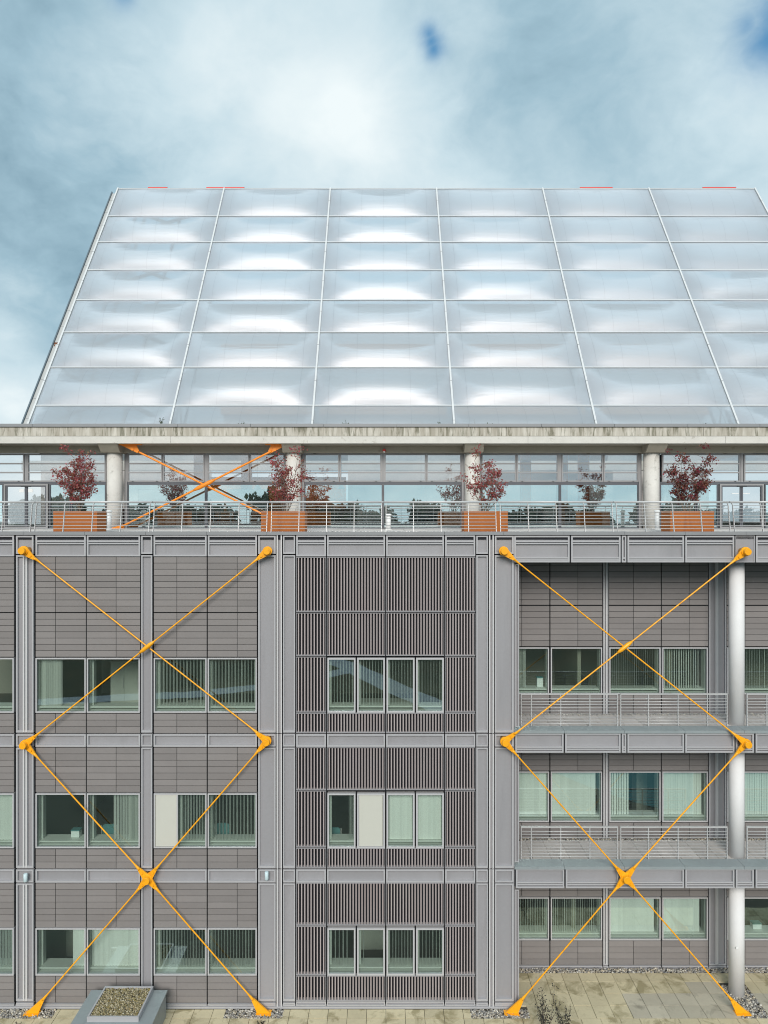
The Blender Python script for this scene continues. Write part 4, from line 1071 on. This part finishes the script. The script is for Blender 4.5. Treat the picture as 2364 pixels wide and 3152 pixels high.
for px, h, n, mt, lb in ((496, .52, 5, 'leaf_green', 'small green seedling on the concrete beam, tallest of the weeds'), (742, .22, 5, 'leaf_green', 'short green weed on the beam above the orange brace'),
                     (1065, .26, 4, 'leaf_green', 'small weed on the beam left of centre'), (1357, .24, 4, 'leaf_green', 'thin weed on the beam right of centre'),
                     (1466, .38, 2, 'leaf_dry', 'bare twigs standing on the beam above the third column'), (1508, .16, 4, 'leaf_green', 'tiny weed on the beam beside bare twigs'),
                     (2013, .18, 2, 'leaf_dry', 'small dry stalk on the beam above the right column'), (2170, .2, 7, 'leaf_dry', 'dry grass tuft on the beam at the right')):
    weed(X(px, FY + .7), FY + .7, fz - .12, h + .12, n, lb, mt, px, .3 if h > .3 else .6, .03, 18 if mt == 'leaf_green' else 3, group='weeds on the concrete beam')

# ---------------------------------------------------------------- things inside, seen through the glass
def whiteboard(x0, x1, z0, z1, y, label):
    e = empty('whiteboard', ((x0 + x1) / 2, y, FLZ), label, 'whiteboard', 'whiteboards inside the terrace storey')
    MB().box(x0, x1, y, y + .03, z0, z1).build('board', 'board_white', e)
    MB().ring(x0 - .03, x1 + .03, z0 - .03, z1 + .03, .029, y - .01, y + .04).build('frame', 'frame_grey', e)
    for xx in (x0 + .15, x1 - .15): MB().box(xx - .02, xx + .02, y + .041, y + .08, FLZ + .008, z1).build('leg', 'frame_grey', e)
for a, b_, lb in ((427, 549, 'left whiteboard behind the glass under the orange brace'), (562, 686, 'middle whiteboard behind the glass under the orange brace'), (700, 825, 'right whiteboard behind the glass beside the planter')):
    whiteboard(X(a, 9.4), X(b_, 9.4), FLZ + .75, Z(1508, 9.4), 9.4, lb)
def pendant(px, py, y, label):
    x, z = X(px, y), Z(py, y)
    e = empty('pendant_lamp', (x, y, z), label, 'lamp', 'white pendant lamps inside the terrace storey')
    MB().tube([(x, y, z), (x, y, z + .08), (x, y, z + .2), (x, y, z + .26)], [.15, .14, .05, .02], 18).build('shade', 'paint_white', e)
    MB().tube([(x, y, z + .26), (x, y, Z(1367, FY) - .02)], .006, 5).build('cord', 'furniture_dark', e)
for px, py, lb in ((793, 1506, 'white pendant lamp behind the glass beside the tree left of centre'), (1051, 1506, 'white pendant lamp behind the left middle pane'), (1296, 1506, 'white pendant lamp behind the right middle pane')):
    pendant(px, py, 10.5, lb)
def armchair(x, y, label, mname='wood_brown'):
    e = empty('armchair', (x, y, FLZ), label, 'chair', 'brown chairs inside the terrace storey')
    MB().box(x - .28, x + .28, y - .25, y + .25, FLZ + .36, FLZ + .47).build('seat', mname, e)
    MB().prism([(x - .27, FLZ + .47), (x + .27, FLZ + .47), (x + .25, FLZ + .85), (x + .12, FLZ + .92), (x - .12, FLZ + .92), (x - .25, FLZ + .85)], y - .30, y - .22).build('backrest', mname, e)
    for sx in (-1, 1):
        for sy in (-1, 1): MB().tube([(x + sx * .24, y + sy * .2, FLZ + .008), (x + sx * .22, y + sy * .19, FLZ + .36)], .018, 6).build('leg', 'furniture_dark', e)
for px, lb in ((487, 'brown chair under the left whiteboard'), (590, 'brown chair under the middle whiteboard, left one'), (648, 'brown chair under the middle whiteboard, right one'), (742, 'brown chair under the right whiteboard')):
    armchair(X(px, 9.0), 9.0, lb)
def desk(x, y, z, wd, label, group='office desks'):
    e = empty('desk', (x, y, z), label, 'desk', group)
    MB().box(x - wd / 2, x + wd / 2, y - .38, y + .38, z + .70, z + .735).build('top', 'infill', e)
    for sx in (-1, 1): MB().box(x + sx * (wd / 2 - .05) - .02, x + sx * (wd / 2 - .05) + .02, y - .34, y + .34, z + .006, z + .70).build('leg', 'frame_grey', e)
def monitor(x, y, z, rz, label):
    e = empty('monitor', (x, y, z), label, 'monitor', 'computer monitors')
    b = MB().box(-.27, .27, -.02, .02, .12, .46).build('screen', 'furniture_dark', e); s_ = MB().box(-.03, .03, .02, .06, .01, .3).build('stand', 'furniture_dark', e); f = MB().box(-.12, .12, -.05, .12, 0, .012).build('base', 'furniture_dark', e)
    for q in (b, s_, f): q.matrix_parent_inverse = Matrix.Identity(4)
    e.rotation_euler = (0, 0, rz)
def office_chair(x, y, z, label):
    e = empty('office_chair', (x, y, z), label, 'chair', 'teal office chairs behind the windows')
    MB().box(x - .23, x + .23, y - .22, y + .22, z + .43, z + .50).build('seat', 'chair_teal', e)
    MB().prism([(x - .22, z + .55), (x + .22, z + .55), (x + .22, z + .95), (x + .15, z + 1.0), (x - .15, z + 1.0), (x - .22, z + .95)], y - .25, y - .21).build('backrest', 'chair_teal', e)
    for sx in (-1, 1): MB().tube([(x + sx * .25, y + .2, z + .006), (x + sx * .25, y - .23, z + .44), (x + sx * .25, y - .25, z + .98)], .014, 6).build('leg', 'rail_steel', e)
F1, F2, F3 = LEV[0] + .004, LEV[1] + .004, LEV[2] + .004
office_chair(X(345, 1.1), 1.1, F2 + .25, 'teal chair with steel legs behind the second middle-floor window'); office_chair(X(690, 1.3), 1.3, F2 + .2, 'teal chair behind the middle-floor window left of the louvres'); office_chair(X(1028, 1.2), 1.2, F2 + .1, 'teal chair behind the leftmost louvre-bay window, middle floor')
desk(X(560, 1.7), 1.7, F3, 1.6, 'pale desk behind the slatted blinds, top floor left bay'); desk(X(1185, 1.9), 1.9, F3, 1.9, 'pale desk behind the louvre-bay windows, top floor'); desk(X(1775, 3.6), 3.6, F3, 1.7, 'pale desk behind the open window of the upper balcony')
monitor(X(560, 1.7), 1.8, F3 + .736, .4, 'black monitor on the desk in the top floor left bay'); monitor(X(1790, 3.6), 3.7, F3 + .736, -.5, 'black monitor on the desk behind the upper balcony')
e = empty('strip_light', (X(232, 2.4), 2.4, Z(2040, 2.4)), 'lit ceiling strip light in the top-floor room at the left', 'lamp')
zc = LEV[3] - .304 - 1.15
for k in (0, 1):
    MB().box(X(205, 2.2) + k * .42, X(205, 2.2) + k * .42 + .1, 2.2 - .2 * k, 2.4 - .2 * k, zc - .05, zc - .03).build('tube', 'tube_light', e)
MB().box(X(200, 2.2) - .1, X(262, 2.2), 1.9, 2.5, zc - .028, zc - .006).build('housing', 'paint_white', e)

def cabinet(x, y, z, wd, ht, label, mname='wood_brown', dp=.45, nd=3, cat='cabinet', group=None):
    e = empty('cabinet', (x, y, z), label, cat, group)
    MB().box(x - wd / 2, x + wd / 2, y, y + dp, z + .002, z + ht).build('body', mname, e)
    MB().box(x - wd / 2 - .02, x + wd / 2 + .02, y - .02, y + dp + .02, z + ht + .001, z + ht + .03).build('top', mname, e)
    for k in range(nd):
        a = x - wd / 2 + wd * k / nd; d_ = piece('door', mname, e, a + .008, a + wd / nd - .008, y - .018, y - .001, z + .06, z + ht - .03)
        piece('handle', 'rail_steel', d_, a + wd / nd - .06, a + wd / nd - .04, y - .035, y - .019, z + ht * .55, z + ht * .75)
fl = FLZ + .009
for x, wd, mn, lb in ((-2.2, 1.9, 'wood_brown', 'low brown cabinet behind the middle glass, left one'), (1.6, 2.3, 'furniture_dark', 'low black cabinet behind the middle glass, right one'),
                  (6.2, 2.2, 'furniture_dark', 'low black cabinet behind the glass right of the third column'), (9.2, 1.6, 'wood_brown', 'low brown cabinet behind the glass left of the fourth column'), (-13.0, 2.0, 'furniture_dark', 'low black cabinet behind the leftmost planter')):
    cabinet(x, 10.2, fl, wd, .85, lb, mn, group='low cabinets inside the terrace storey')
for x, y, z, lb in ((X(385, 2.2), 2.2, F3, 'tall pale cupboard behind the second top-floor window'), (X(190, 2.6), 2.6, F1, 'tall pale cupboard behind the second ground-floor window'), (X(1150, 3.0), 3.0, F1, 'pale cupboard behind the louvre-bay windows at ground level'),
                (X(2000, 4.4), 4.4, F2, 'pale cupboard behind the half-open blind of the middle floor')):
    cabinet(x, y, z, 1.0, 2.0, lb, 'infill', .5, 2, group='pale cupboards in the offices')
def carton(x, y, z, wd, ht, label):
    e = empty('storage_box', (x, y, z), label, 'box', 'boxes left on window sills')
    MB().box(x - wd / 2, x + wd / 2, y, y + .2, z + .001, z + ht).build('body', 'board_white', e); MB().box(x - wd / 2 - .01, x + wd / 2 + .01, y - .01, y + .21, z + ht + .0005, z + ht + .03).build('lid', 'chair_teal', e)
for px, f, fl_, y, wd, ht, lb in ((395, 2, FL, 0, .22, .16, 'small box on the sill of the second ground-floor window'), (232, 1, FL, 0, .26, .2, 'small box on the sill of the middle-floor window at the left'), (2330, 2, RFL, RY, .3, .16, 'small box on the sill right of the white column'), (1662, 0, RFL, RY, .2, .3, 'upright box on the first sill of the upper balcony')):
    carton(X(px, y + .4), y + .38, Z(fl_[f][1], y) + .006 + .045 + .121, wd, ht, lb)

# ---------------------------------------------------------------- the row of trees across the site, mirrored in the glass
def far_tree_meshes(seed):
    rg = random.Random(seed); lv = MB(); tk = MB()
    tk.tube([(0, 0, 0), (.2, 0, 4), (.1, .2, 9)], [.4, .3, .12], 7, False)
    lobes = [Vector((rg.uniform(-3.2, 3.2), rg.uniform(-3, 3), rg.uniform(5, 12.5))) for _ in range(26)]
    for _ in range(2600):
        c = rg.choice(lobes); d = Vector((rg.gauss(0, 1), rg.gauss(0, 1), rg.gauss(0, 1))).normalized() * rg.uniform(.7, 1.7); p = c + d
        s_ = rg.uniform(.34, .62); rot = Euler((rg.uniform(-1.5, 1.5), rg.uniform(-1.5, 1.5), rg.uniform(0, 6))).to_matrix(); b = len(lv.v)
        for v in ((-1, 0, 0), (0, -.6, .1), (1, 0, 0), (0, .6, .1)): lv.v.append(tuple(p + rot @ (Vector(v) * s_)))
        lv.face([b, b + 1, b + 2, b + 3])
    return tk.mesh('trunk', 'bark_far'), lv.mesh('crown', 'leaf_far')
FT = [far_tree_meshes(s_) for s_ in (1, 2, 3)]
rg = random.Random(3)
for k in range(30):
    x = -84 + k * 5.8 + rg.uniform(-2, 2); y = -90 - rg.uniform(0, 30)
    sc = rg.uniform(1.0, 1.42)
    e = empty('far_tree', (x, y, -.13), 'dark green tree of the far row mirrored in the terrace glass', 'tree', 'far trees mirrored in the glass')
    for nm, me in zip(('trunk', 'crown'), FT[k % 3]):
        o = bpy.data.objects.new(nm, me); COL.objects.link(o); o.parent = e
        if nm == 'crown': stuff(o)
    e.scale = (sc, sc, sc * rg.uniform(.9, 1.1)); e.rotation_euler = (0, 0, rg.uniform(0, 6))
